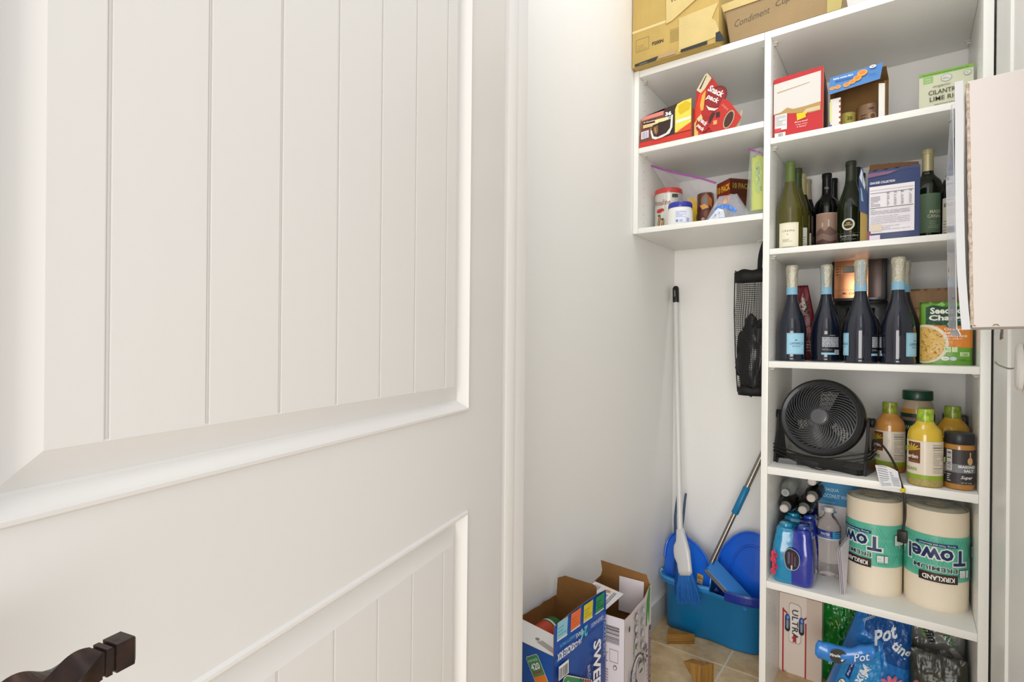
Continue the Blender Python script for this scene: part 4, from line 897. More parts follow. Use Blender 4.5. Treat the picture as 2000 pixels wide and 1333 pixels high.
p.poly([(w*.76, h+.002), (w*.90, h+.012), (w*.99, h), (w*.97, h-.020), (w*.80, h-.030), (w*.76, h-.02)], '#dcbc22').poly([(w*.72, h-.047), (w, h-.043), (w, h-.052), (w*.72, h-.058)], '#e4ecd8').poly([(w*.70, .022), (w, .024), (w, .050), (w*.84, .036)], '#e0502e')
p.ell(.012+.004, h-.028, .004, .005, '#4a2e2a').rect(.016, h-.033, .062, h-.023, '#4a2e2a').text('18 Chocolate', .038, h-.028, .0052, '#f0e6e2', w=.042, bold=.02).rect(.016, h-.048, .072, h-.037, '#ecd9a0').text('18 Banana', .034, h-.0425, .005, '#b99a4a', w=.034).rect(.060, h-.040, w*.58, h-.028, '#f2e4a8')
p.poly([(.046, .065), (.044, .045), (.050, .022), (.062, .016), (.085, .018), (.112, .026), (.122, .045), (.124, .088), (.118, .088), (.114, .055), (.046, .05)], '#e4e6e2').poly([(.052, .068), (.050, .045), (.056, .028), (.070, .023), (.100, .030), (.114, .045), (.117, .076)], '#382420').poly([(.054, .060), (.056, .040), (.066, .030), (.072, .045), (.070, .064)], '#8a5f3a').ell(.062, .048, .003, .011, '#b08a5c', 10, .2)
p.text('36', .108, h-.018, .014, '#f6f4f2', w=.022, bold=.05).text('SNACK', .108, h-.030, .0045, '#f6f4f2', w=.020, bold=.03).text('CUPS', .108, h-.0365, .005, '#f6f4f2', w=.018, bold=.03)
p.build('printed_front', t)
t = thing('torn_pudding_carton', 'torn red snack carton propped up at an angle beside the pudding box', 'box', (-.587, 1.812, S1))
RC = M('#b52a24', .35)
panel('carton_panel', [(0, 0), (.092, 0), (.112, .085), (.075, .165), (.036, .222), (.028, .220), (.002, .170), (-.004, .06)], (0, 0, 0), (1, .04, 0), (0, .12, 1), .0015, RC, KRAFT, t)
panel('carton_panel', [(0, 0), (.070, 0), (.088, .030), (.048, .094), (.030, .104), (-.012, .02)], (.066, -.014, 0), (1, .05, 0), (0, .05, 1), .0015, M('#c2322a', .35), KRAFT, t)
panel('carton_flap', [(0, 0), (.018, .045), (.022, .04), (.012, -.02)], (.135, -.008, .012), (.9, .4, 0), (0, .05, 1), .0015, M('#b9a684', .6), KRAFT, t)
p = Print(planar((0, 0, 0), (1, .04, 0), (0, .12, 1)))
p.poly([(.028, .218), (.036, .220), (.050, .198), (.020, .150), (.002, .168)], '#d9d0ac').poly([(.031, .212), (.034, .212), (.016, .168), (.011, .170)], '#3a2f2a').poly([(.006, .02), (.0, .10), (.012, .150), (.030, .165), (.034, .13), (.022, .1), (.024, .05), (.03, .0), (.01, 0)], '#dd3f24').poly([(.016, .11), (.022, .145), (.034, .160), (.030, .120), (.028, .09), (.020, .09)], '#e6b04a').poly([(.002, .0), (.0, .05), (.008, .06), (.016, .03), (.014, 0)], '#e9c06a')
p.ell(.068, .125, .034, .040, '#6f1f1c', 24, -.5).ell(.066, .122, .030, .035, '#941f22', 24, -.5).poly([(.036, .105), (.046, .085), (.066, .078), (.080, .086), (.066, .086), (.048, .094)], '#e9e2d8')
p.text('Snack', .068, .146, .021, '#f4efe8', w=.060, rot=-38, bold=.03).text('pack', .058, .120, .021, '#f4efe8', w=.046, rot=-38, bold=.03)
p.ell(.03, .04, .024, .03, '#a82420', 20).text('Snack', .030, .050, .015, '#f4efe8', w=.040, rot=-50, bold=.03).text('pack', .022, .028, .015, '#f4efe8', w=.032, rot=-50, bold=.03).poly([(.008, .062), (.022, .076), (.028, .062), (.016, .05)], '#d9cf9a').poly([(.048, .04), (.07, .03), (.08, .06), (.06, .075), (.05, .06)], '#4a1c1a')
p.build('printed_front', t)
p = Print(planar((.066, -.014, 0), (1, .05, 0), (0, .05, 1)))
p.text('SNACK', .034, .078, .006, '#e9a08a', w=.018, rot=-55).text('CUPS', .042, .068, .006, '#e9a08a', w=.016, rot=-55).ell(.050, .030, .015, .030, '#b9a684', 22, -.35).ell(.050, .030, .012, .026, '#4a2a22', 22, -.35).rect(.010, .045, .022, .062, '#3a2420').rect(.002, .022, .014, .036, '#d9a86a')
p.build('printed_front', t)
# lower wall shelf
t = thing('wafer_tin', 'tall striped tin with red lid at the left of the lower wall shelf', 'can', (-.7155, 1.93, S0)); a = face_cam(-.7155, 1.93)
turned('tin_body', [(.047, 0), (.0488, .002), (.0488, .138), (.047, .140)], M('#cfcdc4', .22, metal=.35), t, seg=40)
turned('lid', [(.0495, .136), (.0502, .138), (.0502, .150), (.048, .154), (.001, .155)], M('#c23a36', .3, coat=.3), t, seg=40, cap=False)
p = Print(cylmap(.0490, a), seg=(.004, 0), base=.0006, rough=.3)
for k in range(4): p.poly([(-.03+k*.022, .01), (-.012+k*.022, .132), (-.009+k*.022, .132), (-.027+k*.022, .01)], '#dedcd4')
p.text('Pirouline', -.026, .102, .020, '#8a4a44', w=.066).ell(-.034, .072, .012, .007, '#b5302c').ell(-.024, .074, .009, .006, '#b5302c').rect(.012, .118, .034, .130, '#3f4a3c')
for u, v in ((-.034, .035), (-.020, .020)): p.ell(u, v, .005, .022, '#8a6436', 12, -.15).ell(u, v+.020, .005, .004, '#5a3a20', 10).ell(u+.001, v, .0012, .02, '#c9a468', 8, -.15)
p.build('paper_label', t)
t = thing('wipes_tub', 'small white tub with blue lid in front of the striped tin', 'jar', (-.648, 1.862, S0)); a = face_cam(-.648, 1.862)
turned('tub_body', [(.040, 0), (.0435, .003)]+smoothprof([(.0445, .010), (.0435, .045), (.0400, .062), (.0385, .068)], 4), M('#e9e8e2', .35), t, seg=40)
turned('lid', [(.0405, .063), (.0410, .064), (.0410, .076), (.038, .082), (.001, .083)], M('#2f35a0', .3, coat=.2), t, seg=40, cap=False)
p = Print(cylmap(.0447, a), seg=(.004, 0), base=.0006); p.rect(-.016, .008, .036, .050, '#dfe3f0').lines(-.014, .026, .022, .048, 7, '#8f9fce').rect(.020, .009, .034, .024, '#dfe3f0').bars(.021, .010, .033, .024, '#4a5aa8', 7).rect(-.014, .010, -.006, .018, '#7a8ac4').rect(-.002, .010, .008, .018, '#a9b4da'); p.build('paper_label', t)
t = thing('yellow_carton', 'narrow bright yellow carton right of the white tub', 'box', (-.652, 1.945, S0)); cube('carton_body', 0, .052, 0, .06, 0, .121, M('#e6b91c', .4), t, .001)
p = Print(planar((0, 0, 0))); p.rect(.040, .100, .044, .116, '#8a5a18').lines(.036, .01, .048, .09, 4, '#b98a14').ell(.040, .045, .006, .016, '#3f6a2a'); p.build('printed_front', t)
t = thing('cocoa_canister', 'brown printed canister in the middle of the lower wall shelf', 'can', (-.574, 1.908, S0)); a = face_cam(-.574, 1.908)
turned('canister_body', [(.026, 0), (.028, .002), (.028, .112), (.026, .115), (.001, .116)], M('#4a2418', .3, coat=.3), t, seg=32, cap=False)
p = Print(cylmap(.028, a), seg=(.004, 0), base=.0006); p.ell(.0, .085, .016, .022, '#8a5a3c', 16).ell(-.003, .085, .008, .012, '#5f6a70', 12).poly([(-.02, .07), (-.004, .075), (.012, .062), (-.01, .055)], '#c98a4a').ell(.006, .04, .014, .012, '#6a3420', 14).ell(-.008, .022, .006, .006, '#a8887a', 8).lines(-.02, .004, .02, .014, 2, '#c9b09a').poly([(.010, .1), (.022, .09), (.02, .06), (.012, .07)], '#a8622c'); p.build('paper_label', t)
t = thing('drink_mix_carton', 'brown and orange ten pack carton at the back of the lower wall shelf', 'box', (-.497, 1.925, S0), R(-42)); w, d, h = .078, .078, .163
cube('carton_body', -w, 0, 0, d, 0, h, M('#5a2a18', .4), t, .001)
# two visible faces meet at the front corner
p = Print(planar((-w, 0, 0))); p.rect(0, .08, w, .158, '#8a2414').poly([(0, .08), (w, .11), (w, .08)], '#d8701c').text('10 PACK', .042, .135, .024, '#f2b81c', w=.074, bold=.04); p.build('printed_front', t)
p = Print(planar((0, 0, 0), (0, 1, 0))); p.rect(0, .10, d, .158, '#4a2014').text('10 PACK', .045, .138, .020, '#9a7a2a', w=.07, bold=.03); p.build('printed_side', t)
def film_bag(label, x, y, z, rz, w, h, th, amp, seed, m=None, lean=0, topw=1, name='zip_bag'):
    t = thing(name, label, 'bag', (x, y, z), R(rz)); f = pouchmap(w, h, th, amp, seed, lean=lean, topw=topw, bot=.8, sc=5)
    pouch('bag_film', f, w, h, m or FILM, t, n=(24, 20)); return t, f
ZIP = M('#b05ab0', .3, alpha=.8)
t = thing('zip_bag', 'clear zip bag with slanting purple seal behind the striped tin', 'bag', (-.655, 1.93, S0))
A0, A1, B0, B1 = Vector((-.118, -.022, .252)), Vector((.122, -.050, .140)), Vector((-.02, .075, .055)), Vector((.110, .010, .010))
for sgn in (0, .010):
    V = []; F = []
    for j in range(17):
        for i in range(29):
            u_, v_ = i/28, j/16; q = A0.lerp(A1, u_).lerp(B0.lerp(B1, u_), v_)
            n1 = noise.noise(Vector((u_*7, v_*5, sgn*99)))+.6*noise.noise(Vector((u_*16, v_*12, sgn*77)))
            V.append(q+Vector((0, sgn*math.sin(v_*PI)*1.5+.010*n1*min(1, v_*4), .004*n1*min(1, v_*4))))
    for j in range(16):
        for i in range(28): a_ = j*29+i; F.append([a_, a_+1, a_+30, a_+29])
    mesh_ob('bag_film', V, F, M('#f0eaf0', .1, alpha=.2, bump=.8, bscale=30), t, smooth=True)
rod('zip_seal', [A0+(A1-A0)*k/6+Vector((0, 0, -.003*math.sin(k))) for k in range(7)], .0036, ZIP, t, 6)
t, f = film_bag('crumpled clear bag with blue print lying in front of the ten pack carton', -.490, 1.875, S0, 0, .165, .092, .075, .010, 61, M('#e4e8f2', .1, alpha=.30, bump=.9, bscale=40), topw=.35)
p = Print(f, seg=(.008, .008), base=.001, rough=.2); p.poly([(.028, .050), (.07, .058), (.11, .048), (.13, .03), (.12, .02), (.08, .042), (.03, .040)], '#4f86d8').poly([(.01, .004), (.05, .044), (.075, .036), (.08, .012)], '#dfe4f2').text('Ziploc', .048, .022, .009, '#3f4f8a', w=.030, rot=22).poly([(.05, .004), (.085, .010), (.083, .005)], '#c05aa8').ell(.125, .008, .004, .003, '#c04a4a').poly([(.06, .055), (.08, .086), (.095, .07), (.09, .055)], '#c99a78'); p.build('printed_bag', t)
t, f = film_bag('clear zip bag holding a lime yellow packet beside the tower post', -.405, 1.88, S0, 0, .065, .232, .045, .006, 71, M('#e6efe4', .1, alpha=.2, bump=.8, bscale=30), lean=.06)
pk = pouchmap(.048, .180, .03, .003, 73)
o = pouch('yellow_packet', pk, .048, .180, M('#c6cf2a', .35), t); o.location = (.010, .0, .028); 
p = Print(lambda u, v, d: pk(u, v, d)+Vector((.010, 0, .028)), seg=(.008, .01), base=.0008); p.ell(.024, .11, .013, .06, '#a8c03c', 20).text('SPONGE', .026, .10, .010, '#2f5a9a', w=.085, rot=97, bold=.02, shear=.2); p.build('packet_print', t)
rod('zip_seal', [(-.024, 0, .236), (.012, -.003, .215), (.045, 0, .196)], .0032, ZIP, t, 6)

# ================================================================ TOP OF SHELVES
KB = M('#c2a55e', .75, bump=.12, bscale=160, var=.08, vscale=14, stretch=(1, 1, .5)); KB2 = M('#d3bd80', .75, bump=.2, bscale=120, var=.06, vscale=14); KB3 = M('#9f8660', .75, bump=.1, bscale=120, var=.08, vscale=10)
t = thing('cardboard_box', 'yellowish cardboard box with a torn flap on top of the wall shelf', 'box', (-.7935, 1.772, 2.0812)); w, d, h = .297, .36, .33
bm = bmesh.new(); box(bm, 0, w, 0, d, 0, h, .003); bm_ob('box_body', bm, KB, t, smooth=True)
panel('torn_flap', [(0, .0), (.124, .012), (.130, .028), (.120, .062), (.108, .075), (.118, .098), (.128, .118), (.0, .112)], (.168, -.002, .006), (1, 0, 0), (0, -.02, 1), .003, KB2, KB2, t)
panel('upper_flap', [(0, .0), (.02, .004), (.155, .075), (.158, .19), (0, .19)], (.124, -.004, .115), (1, 0, 0), (0, -.02, 1), .003, KB2, KB2, t)
p = Print(planar((0, 0, 0)), rough=.75)
p.rect(.0, .122, .124, .130, '#dfcb92').rect(.122, .115, .124, h, '#8a7444')
p.frame(.014, .052, .062, .096, .0012, '#8f7c4c').lines(.020, .058, .056, .078, 3, '#a08c58', fill=.15).text('P200N', .094, .064, .012, '#3f3d34', w=.040, bold=.03)
for k in range(6): p.rect(.138, .048+k*.008, .166, .049+k*.008, '#8f7c4c').rect(.138+k*.0055, .048, .139+k*.0055, .089, '#8f7c4c')
p.poly([(.012, .001), (.088, .001), (.098, .014), (.012, .010)], '#3a3a38').poly([(.098, .003), (.160, .003), (.152, .017), (.098, .014)], '#b59a76').poly([(.175, .001), (.262, .001), (.262, .013), (.175, .011)], '#353534').lines(.03, .003, .06, .008, 1, '#8f8f88', fill=.4)
p.build('printed_front', t)
p = Print(planar((.124, -.0045, .115), (1, 0, 0), (0, -.02, 1)), rough=.75); p.text('HANDLE WITH', .078, .082, .016, '#4a4434', w=.120, rot=8, bold=.03).rect(.0, .12, .03, .125, '#4a4434'); p.build('flap_print', t)
panel('black_strip', [(0, 0), (.03, -.004), (.012, .030), (0, .028)], (.288, -.003, .002), (1, 0, 0), (0, 0, 1), .004, M('#2c2d30', .5), M('#2c2d30', .5), t)
t = thing('cardboard_box', 'flatter brown cardboard box with handwriting beside the torn-flap box', 'box', (-.470, 1.803, 2.0812)); w, d = .312, .25
bm = bmesh.new()
vs = [bm.verts.new(v) for v in ((0, 0, 0), (w, 0, 0), (w, d, 0), (0, d, 0), (-.018, 0, .118), (w-.006, 0, .118), (w-.006, d, .118), (-.018, d, .118))]
for q in ((0, 3, 2, 1), (4, 5, 6, 7), (0, 1, 5, 4), (1, 2, 6, 5), (2, 3, 7, 6), (3, 0, 4, 7)): bm.faces.new([vs[i] for i in q])
bmesh.ops.bevel(bm, geom=bm.edges[:], offset=.002, segments=2, affect='EDGES'); bm_ob('box_body', bm, KB3, t, smooth=True)
panel('lid_flap', [(-.02, 0), (w-.01, 0), (w-.02, .03), (-.028, .024)], (0, -.004, .106), (1, 0, 0), (0, -.1, 1), .003, KB2, KB3, t)
panel('end_flap', [(0, 0), (.035, 0), (.042, .06), (.0, .06)], (w-.040, -.003, .0), (1, 0, 0), (0, 0, 1), .003, M('#b9ab6c', .75), KB3, t)
p = Print(planar((0, 0, 0)), rough=.7); p.text('Condiment', .066, .062, .022, '#55503f', w=.105, rot=6, shear=.35).text('Cups', .160, .078, .024, '#55503f', w=.052, rot=8, shear=.35).rect(.20, .094, .228, .110, '#e4e4ea').lines(.204, .097, .224, .107, 2, '#8a8fb8'); p.build('handwriting', t)

# ================================================================ BROOM NOOK
def loft(rings, closed_bottom=True):
    V = []; F = []; n = len(rings[0])
    for r in rings: V += r
    for k in range(len(rings)-1):
        for i in range(n): j = (i+1) % n; F.append([k*n+i, k*n+j, (k+1)*n+j, (k+1)*n+i])
    return V, F, n
BC = (-.585, 2.116)
def outline(off, z, n=72):
    out = []
    for i in range(n):
        a = 2*PI*i/n; c, s = math.cos(a), math.sin(a)
        x = abs(c)**.52*math.copysign(1, c)*(.182+off); y = abs(s)**.52*math.copysign(1, s)*(.084+off*.9)
        y *= 1-.15*math.exp(-(x/.06)**2) if s < 0 else 1
        if x < 0 and s < 0: y *= .97
        out.append(Vector((x, y, z)))
    return out
t = thing('mop_bucket', 'teal blue two-chamber mop bucket on the tiles under the wall shelf', 'bucket', (BC[0], BC[1], 0))
TEAL = M('#0d6ea3', .3, coat=.2); RIMB = M('#1f80c8', .28, coat=.3); NAV = M('#0c2f8f', .25, coat=.4)
V, F, n = loft([outline(-.010, 0), outline(-.004, .004), outline(-.003, .012), outline(.0, .165), outline(.004, .170), outline(.004, .186), outline(.001, .186), outline(-.004, .165), outline(-.012, .012)])
F.append(list(range(n))[::-1]); F.append([8*n+i for i in range(n)])
mesh_ob('bucket_body', V, F, TEAL, t, smooth=True)
def part_ring(name, offs, sel, m):
    rings = [outline(o, z) for o, z in offs]; V = []; F = []
    idx = [i for i in range(72) if sel(rings[0][i])]
    # keep contiguous order
    st = next(i for i in range(72) if i in idx and (i-1) % 72 not in idx) if len(idx) < 72 else 0
    order = [(st+k) % 72 for k in range(len(idx))]
    for r in rings: V += [r[i] for i in order]
    L_ = len(order)
    for k in range(len(rings)):
        k2 = (k+1) % len(rings)
        for i in range(L_-1): F.append([k*L_+i, k*L_+i+1, k2*L_+i+1, k2*L_+i])
    F.append([k*L_ for k in range(len(rings))][::-1]); F.append([k*L_+L_-1 for k in range(len(rings))])
    return mesh_ob(name, V, F, m, t, smooth=False)
part_ring('rim', [(.006, .176), (.018, .180), (.021, .186), (.021, .202), (.015, .206), (.010, .200), (.004, .186)], lambda p: p.x < .004, RIMB)
part_ring('wringer_rim', [(.003, .172), (.012, .176), (.015, .186), (.015, .206), (.009, .211), (.002, .206), (-.004, .186)], lambda p: p.x >= .0, NAV)
part_ring('rim_lip', [(.0225, .196), (.024, .198), (.024, .204), (.0215, .204)], lambda p: p.x < .045, M('#4fa6e0', .25))
# wringer basket: sloped inner tray
V = []; F = []
for j in range(7):
    for i in range(11): u, v = i/10, j/6; V.append((.01+.150*u, -.062+.125*v, .190-.075*math.sin(PI*u)**.6*math.sin(PI*v)**.6))
for j in range(6):
    for i in range(10): a_ = j*11+i; F.append([a_, a_+1, a_+12, a_+11])
mesh_ob('wringer_basket', V, F, NAV, t, smooth=True)
# dustpans
BLUE = M('#126adf', .28, coat=.35)
def pan(name, label, x, y, z, rz, outl, m, lean, lip, arc=None, rim=.006):
    t = thing(name, label, 'dustpan', (x, y, z), R(rz))
    bend = lambda u, v: 0
    panel('pan', outl, (0, 0, 0), (1, 0, 0), (0, lean, 1), .0035, m, m, t)
    Vn = Vector((0, lean, 1)).normalized()
    rod('pan_rim', spline([Vector((u, -.004, 0))+Vn*v for u, v in lip], 4), rim, m, t, 8)
    return t, Vn
o1 = [(-.088, .06), (-.012, .0), (.084, .0), (.090, .10), (.086, .135), (.064, .178), (.026, .212), (-.012, .232), (-.026, .248), (-.042, .252), (-.062, .240), (-.082, .222), (-.095, .190), (-.097, .150)]
t, Vn = pan('dustpan', 'left blue dustpan with dark handle standing in the bucket behind the broom head', -.688, 2.072, .115, 0, o1, BLUE, .30, [(-.096, .14), (-.094, .188), (-.082, .220), (-.062, .238), (-.042, .250), (-.026, .246), (-.012, .230), (.026, .210), (.064, .176), (.085, .133), (.089, .09), (.083, .0)], None, .0045)
SL = M('#33506f', .4)
for dx in (-.068, -.036):
    rod('handle_arm', spline([Vector((dx+.006*(1 if dx < -.05 else -1), -.006, 0))+Vn*.238, Vector((dx, -.010, 0))+Vn*.30, Vector((dx, -.010, 0))+Vn*.36, Vector((dx-.001, -.004, 0))+Vn*.398], 5), [.0055]*6+[.005]*5+[.0045]*5, SL, t, 8)
p = Print(planar((0, 0, 0), (1, 0, 0), (0, .30, 1)), base=.001); p.poly([(.038, .075), (.060, .068), (.060, .104), (.038, .108)], '#d9a22c').rect(.042, .074, .056, .086, '#e9e2c8').bars(.043, .075, .055, .085, '#2a2a2a', 8).lines(.040, .09, .058, .102, 2, '#3a3a5a'); p.build('price_sticker', t)
rod('hanging_loop', spline([(-.088, -.012, .075), (-.092, -.014, .092), (-.088, -.016, .105), (-.084, -.014, .098)], 4), .0016, M('#cfe0ec', .3), t, 6)
o2 = [(-.135, .0), (.062, .0), (.066, .265), (.05, .268), (.03, .262), (.0, .272), (-.035, .270), (-.068, .255), (-.098, .225), (-.128, .170), (-.142, .10)]
t, Vn = pan('dustpan', 'right large blue dustpan leaning against the back wall behind the mop', -.455, 2.142, .125, 0, o2, M('#0f64df', .24, coat=.5), .16, [(-.140, .06), (-.127, .17), (-.097, .224), (-.067, .254), (-.034, .269), (.0, .271), (.03, .261), (.05, .267), (.066, .264)], None, .004)
rod('inner_ridge', spline([Vector((u, -.003, 0))+Vn*v for u, v in ((-.095, .02), (-.085, .13), (-.06, .195), (-.02, .222), (.02, .212), (.042, .17), (.050, .10))], 6), .004, M('#1a5fd8', .2, coat=.6), t, 8)
# mop
t = thing('flat_mop', 'flat mop with steel pole and light blue grip leaning across the bucket', 'mop', (-.592, 2.066, .275))
d_ = Vector((.200, .120, .535)); P0 = Vector((0, 0, 0))
STEEL = M('#8f8980', .25, metal=.9)
rod('pole', [P0, P0+d_*.38], .0088, STEEL, t, 16); rod('pole', [P0+d_*.55, P0+d_*1.0], .0105, STEEL, t, 16)
rod('grip', [P0+d_*.37, P0+d_*.375, P0+d_*.555, P0+d_*.56], [.0105, .0128, .0128, .0112], M('#1277a8', .35), t, 18)
bm = bmesh.new()
Mx = Matrix.Translation((.072, -.002, -.052)) @ Matrix.Rotation(R(40), 4, 'Y') @ Matrix.Rotation(R(26), 4, 'X')
box(bm, -.092, .092, -.030, .030, -.008, .008, .005, mat=Mx); bm_ob('mop_plate', bm, M('#2f7fd0', .25, coat=.5), t, smooth=True)
bm = bmesh.new(); box(bm, -.090, .090, -.034, .026, -.016, -.007, .002, mat=Mx); bm_ob('mop_pad', bm, M('#8b8880', .4, metal=.3), t, smooth=True)
bm = bmesh.new(); box(bm, -.085, .06, -.033, -.029, -.004, .003, .001, mat=Mx); bm_ob('edge_trim', bm, M('#b9bcc0', .2, metal=.7), t)
turned('swivel_joint', [(.010, -.014), (.013, -.006), (.013, .010), (.009, .020)], M('#2468b0', .35), t, seg=16, loc=(.003, .0, -.006))
# broom
t = thing('broom', 'upright broom with white pole, white head and blue bristles in the corner', 'broom', (-.645, 2.0, .15))
top = Vector((-.776, 2.185, 1.345))-t.location; low = Vector((-.700, 2.045, .375))-t.location
dd = (top-low)
rod('pole', [low, low+dd*.965], .0105, M('#dedddb', .3, coat=.3), t, 18)
rod('hanging_cap', [low+dd*.93, low+dd*.935, low+dd*.992, top], [.0115, .0128, .0125, .008], M('#191919', .4), t, 16)
rod('cap_slot', [low+dd*.955+Vector((0, -.0122, 0)), low+dd*.982+Vector((0, -.0122, 0))], .0022, M('#8a8a8a', .4), t, 8)
hA = low+Vector((0, 0, .02)); hB = Vector((-.664, 2.004, .243))-t.location
ax = (hB-hA); V = []; F = []
for k in range(9):
    q = k/8; c_ = hA+ax*q; wd = .013+.015*min(1, q*2.0)*(1 if q < .5 else 1)-.002*q; th_ = .013-.002*q
    for i in range(16):
        a_ = 2*PI*i/16; e = .6; X_ = abs(math.cos(a_))**e*math.copysign(1, math.cos(a_))*wd; Y_ = abs(math.sin(a_))**e*math.copysign(1, math.sin(a_))*th_
        V.append(c_+Vector((X_-(0.008 if .3 < q < .7 else 0)*(1 if X_ < 0 else 0), Y_, X_*.25)))
for k in range(8):
    for i in range(16): j = (i+1) % 16; F.append([k*16+i, k*16+j, (k+1)*16+j, (k+1)*16+i])
F.append(list(range(16))[::-1]); F.append([128+i for i in range(16)])
mesh_ob('broom_head', V, F, M('#d6d6d8', .3, coat=.3), t, smooth=True)
bm = bmesh.new(); rd = random.Random(3)
for k in range(330):
    a_, b_ = rd.uniform(-1, 1), rd.uniform(-1, 1); s0 = hB+Vector((a_*.024, b_*.008, .006+a_*.006)); L_ = rd.uniform(.088, .112)
    e0 = s0+Vector((.020+a_*.018+rd.uniform(-.006, .006), -.006+b_*.010+rd.uniform(-.004, .004), -L_)); m0 = s0.lerp(e0, .5)+Vector((a_*.004, -.002, 0))
    tube(bm, [s0, m0, e0], [.0011, .0009, .0006], 4, cap=False)
o = bm_ob('bristles', bm, M('#2a72c4', .35), t); o['kind'] = 'stuff'
bm = bmesh.new()
for k in range(140):
    a_, b_ = rd.uniform(-1, 1), rd.uniform(-1, 1); s0 = hA.lerp(hB, rd.uniform(.45, .95))+Vector((-.020+rd.uniform(-.004, .004), .006*b_, 0)); e0 = s0+Vector((-.004+.010*a_, .01*b_, -rd.uniform(.075, .11)))
    tube(bm, [s0, s0.lerp(e0, .5)+Vector((-.003, 0, 0)), e0], [.0011, .0009, .0006], 4, cap=False)
o = bm_ob('bristles', bm, M('#1a4f9c', .35), t); o['kind'] = 'stuff'
# mesh bag hanging
t = thing('mesh_bag', 'black mesh bag of folded plastic bags hanging from the tower side', 'bag', (-.446, 2.06, .925))
bm = bmesh.new(); nr, nz = 44, 60; rings = []
for k in range(nz+1):
    q = k/nz; z = .02+.425*q; wd = .052+.012*min(1, q*1.6); th_ = .028+.008*math.sin(q*PI)
    rings.append([bm.verts.new((wd*math.cos(2*PI*i/nr)+.004*math.sin(q*9)*(1 if math.cos(2*PI*i/nr) < 0 else 0), th_*math.sin(2*PI*i/nr), z)) for i in range(nr)])
for A, B in zip(rings, rings[1:]):
    for i in range(nr): bm.faces.new((A[i], A[(i+1) % nr], B[(i+1) % nr], B[i]))
bmesh.ops.wireframe(bm, faces=bm.faces[:], thickness=.0021, use_replace=True, use_even_offset=False)
o = bm_ob('netting', bm, M('#1d1c1b', .6), t); o['kind'] = 'stuff'
BKF = M('#121212', .6)
def band(name, z0, z1, q0, q1, m):
    prof_ = []
    V = []; F = []; n = 44
    for z, wd, th_ in ((z0, q0+.001, .030), (z1, q1+.001, .032), (z1, q1-.001, .030), (z0, q0-.001, .028)):
        V += [Vector((wd*math.cos(2*PI*i/n), th_*math.sin(2*PI*i/n), z+(.003*math.sin(i*.9) if z == z1 else 0))) for i in range(n)]
    for k in range(4):
        k2 = (k+1) % 4
        for i in range(n): j = (i+1) % n; F.append([k*n+i, k*n+j, k2*n+j, k2*n+i])
    return mesh_ob(name, V, F, m, t, smooth=True)
band('hem', .408, .450, .0645, .0645, BKF); band('hem', .0, .030, .050, .054, BKF)
rod('seam', [(-.066, 0, .445), (-.067, 0, .3), (-.062, 0, .15), (-.053, 0, .01)], .0022, BKF, t, 6)
rod('strap', spline([(.020, -.01, .445), (.021, -.006, .49), (.026, .0, .525), (.034, .0, .548), (.046, 0, .556)], 5), .008, BKF, t, 8)
rod('strap_hook', spline([(.010, .0, .540), (.012, 0, .552), (.030, .0, .556), (.078, 0, .556)], 5), .002, M('#e6e4e0', .4), t, 8)
bm = bmesh.new(); bmesh.ops.create_icosphere(bm, subdivisions=4, radius=1)
for v in bm.verts:
    c = v.co.copy(); q = 1+.22*noise.noise(c*2.4)+.12*noise.noise(c*6); v.co = Vector((c.x*.058*q, c.y*.024*q, .138+c.z*.140*q))
bm_ob('stored_plastic_bags', bm, M('#18181c', .3, coat=.3), t, smooth=True, angle=80)
# wooden wedges
def prism(name, label, tri, dirv, loc_, g=None):
    t = thing('door_wedge', label, 'wedge', loc_); n = len(tri)
    A = [Vector(p) for p in tri]; B = [p+Vector(dirv) for p in A]
    bm = bmesh.new(); a = [bm.verts.new(v) for v in A]; b = [bm.verts.new(v) for v in B]; bm.faces.new(a); bm.faces.new(b[::-1])
    for i in range(n): j = (i+1) % n; bm.faces.new((a[i], a[j], b[j], b[i]))
    bmesh.ops.recalc_face_normals(bm, faces=bm.faces); bmesh.ops.bevel(bm, geom=bm.edges[:], offset=.0008, segments=1, affect='EDGES')
    bm_ob('wedge_block', bm, M('#9c7434', .55, bump=.3, bscale=60, var=.45, vscale=26, stretch=name, var2='#6f4c1a'), t); return t
prism((.25, .25, 6), 'small wooden wedge lying flat against the foot of the mop bucket', [(-.042, -.040, 0), (.040, .022, 0), (-.056, .016, 0)], (0, 0, .036), (-.664, 1.972, 0))
prism((5, 5, .3), 'small wooden wedge standing upright on the tiles nearest the tower', [(-.066, -.018, .07), (.0, -.0, .07), (0, 0, 0), (-.022, -.006, 0)], (.019, .035, 0), (-.519, 1.761, 0))

# ================================================================ FLOOR CARTONS
CAR = M('#8a5f30', .8, bump=.1, bscale=90, var=.1, vscale=16)
def carton(name, label, x, y, rz, w, d, h, mf, mr, ml):
    t = thing(name, label, 'box', (x, y, 0), R(rz)); k = .0015
    rd = random.Random(2)
    panel('front_panel', [(0, 0), (w, 0), (w, h), (0, h)], (0, 0, 0), (1, 0, 0), (0, 0, 1), k, mf, CAR, t)
    panel('back_panel', [(0, 0), (w, 0), (w, h), (0, h)], (w, d, 0), (-1, 0, 0), (0, 0, 1), k, ml, CAR, t)
    cube('bottom_panel', .002, w-.002, .002, d-.002, .001, .003, CAR, t, 0)
    return t
BLU = M('#1550a4', .35, var=.12, vscale=5); BLUD = M('#123a86', .35)
t = carton('can_carton', 'open blue 24 can carton with coloured tabs along its torn top', -.794, 1.041, -3.7, .157, .228, .40, M('#17509f', .35), BLU, BLU); w, d, h = .157, .228, .40
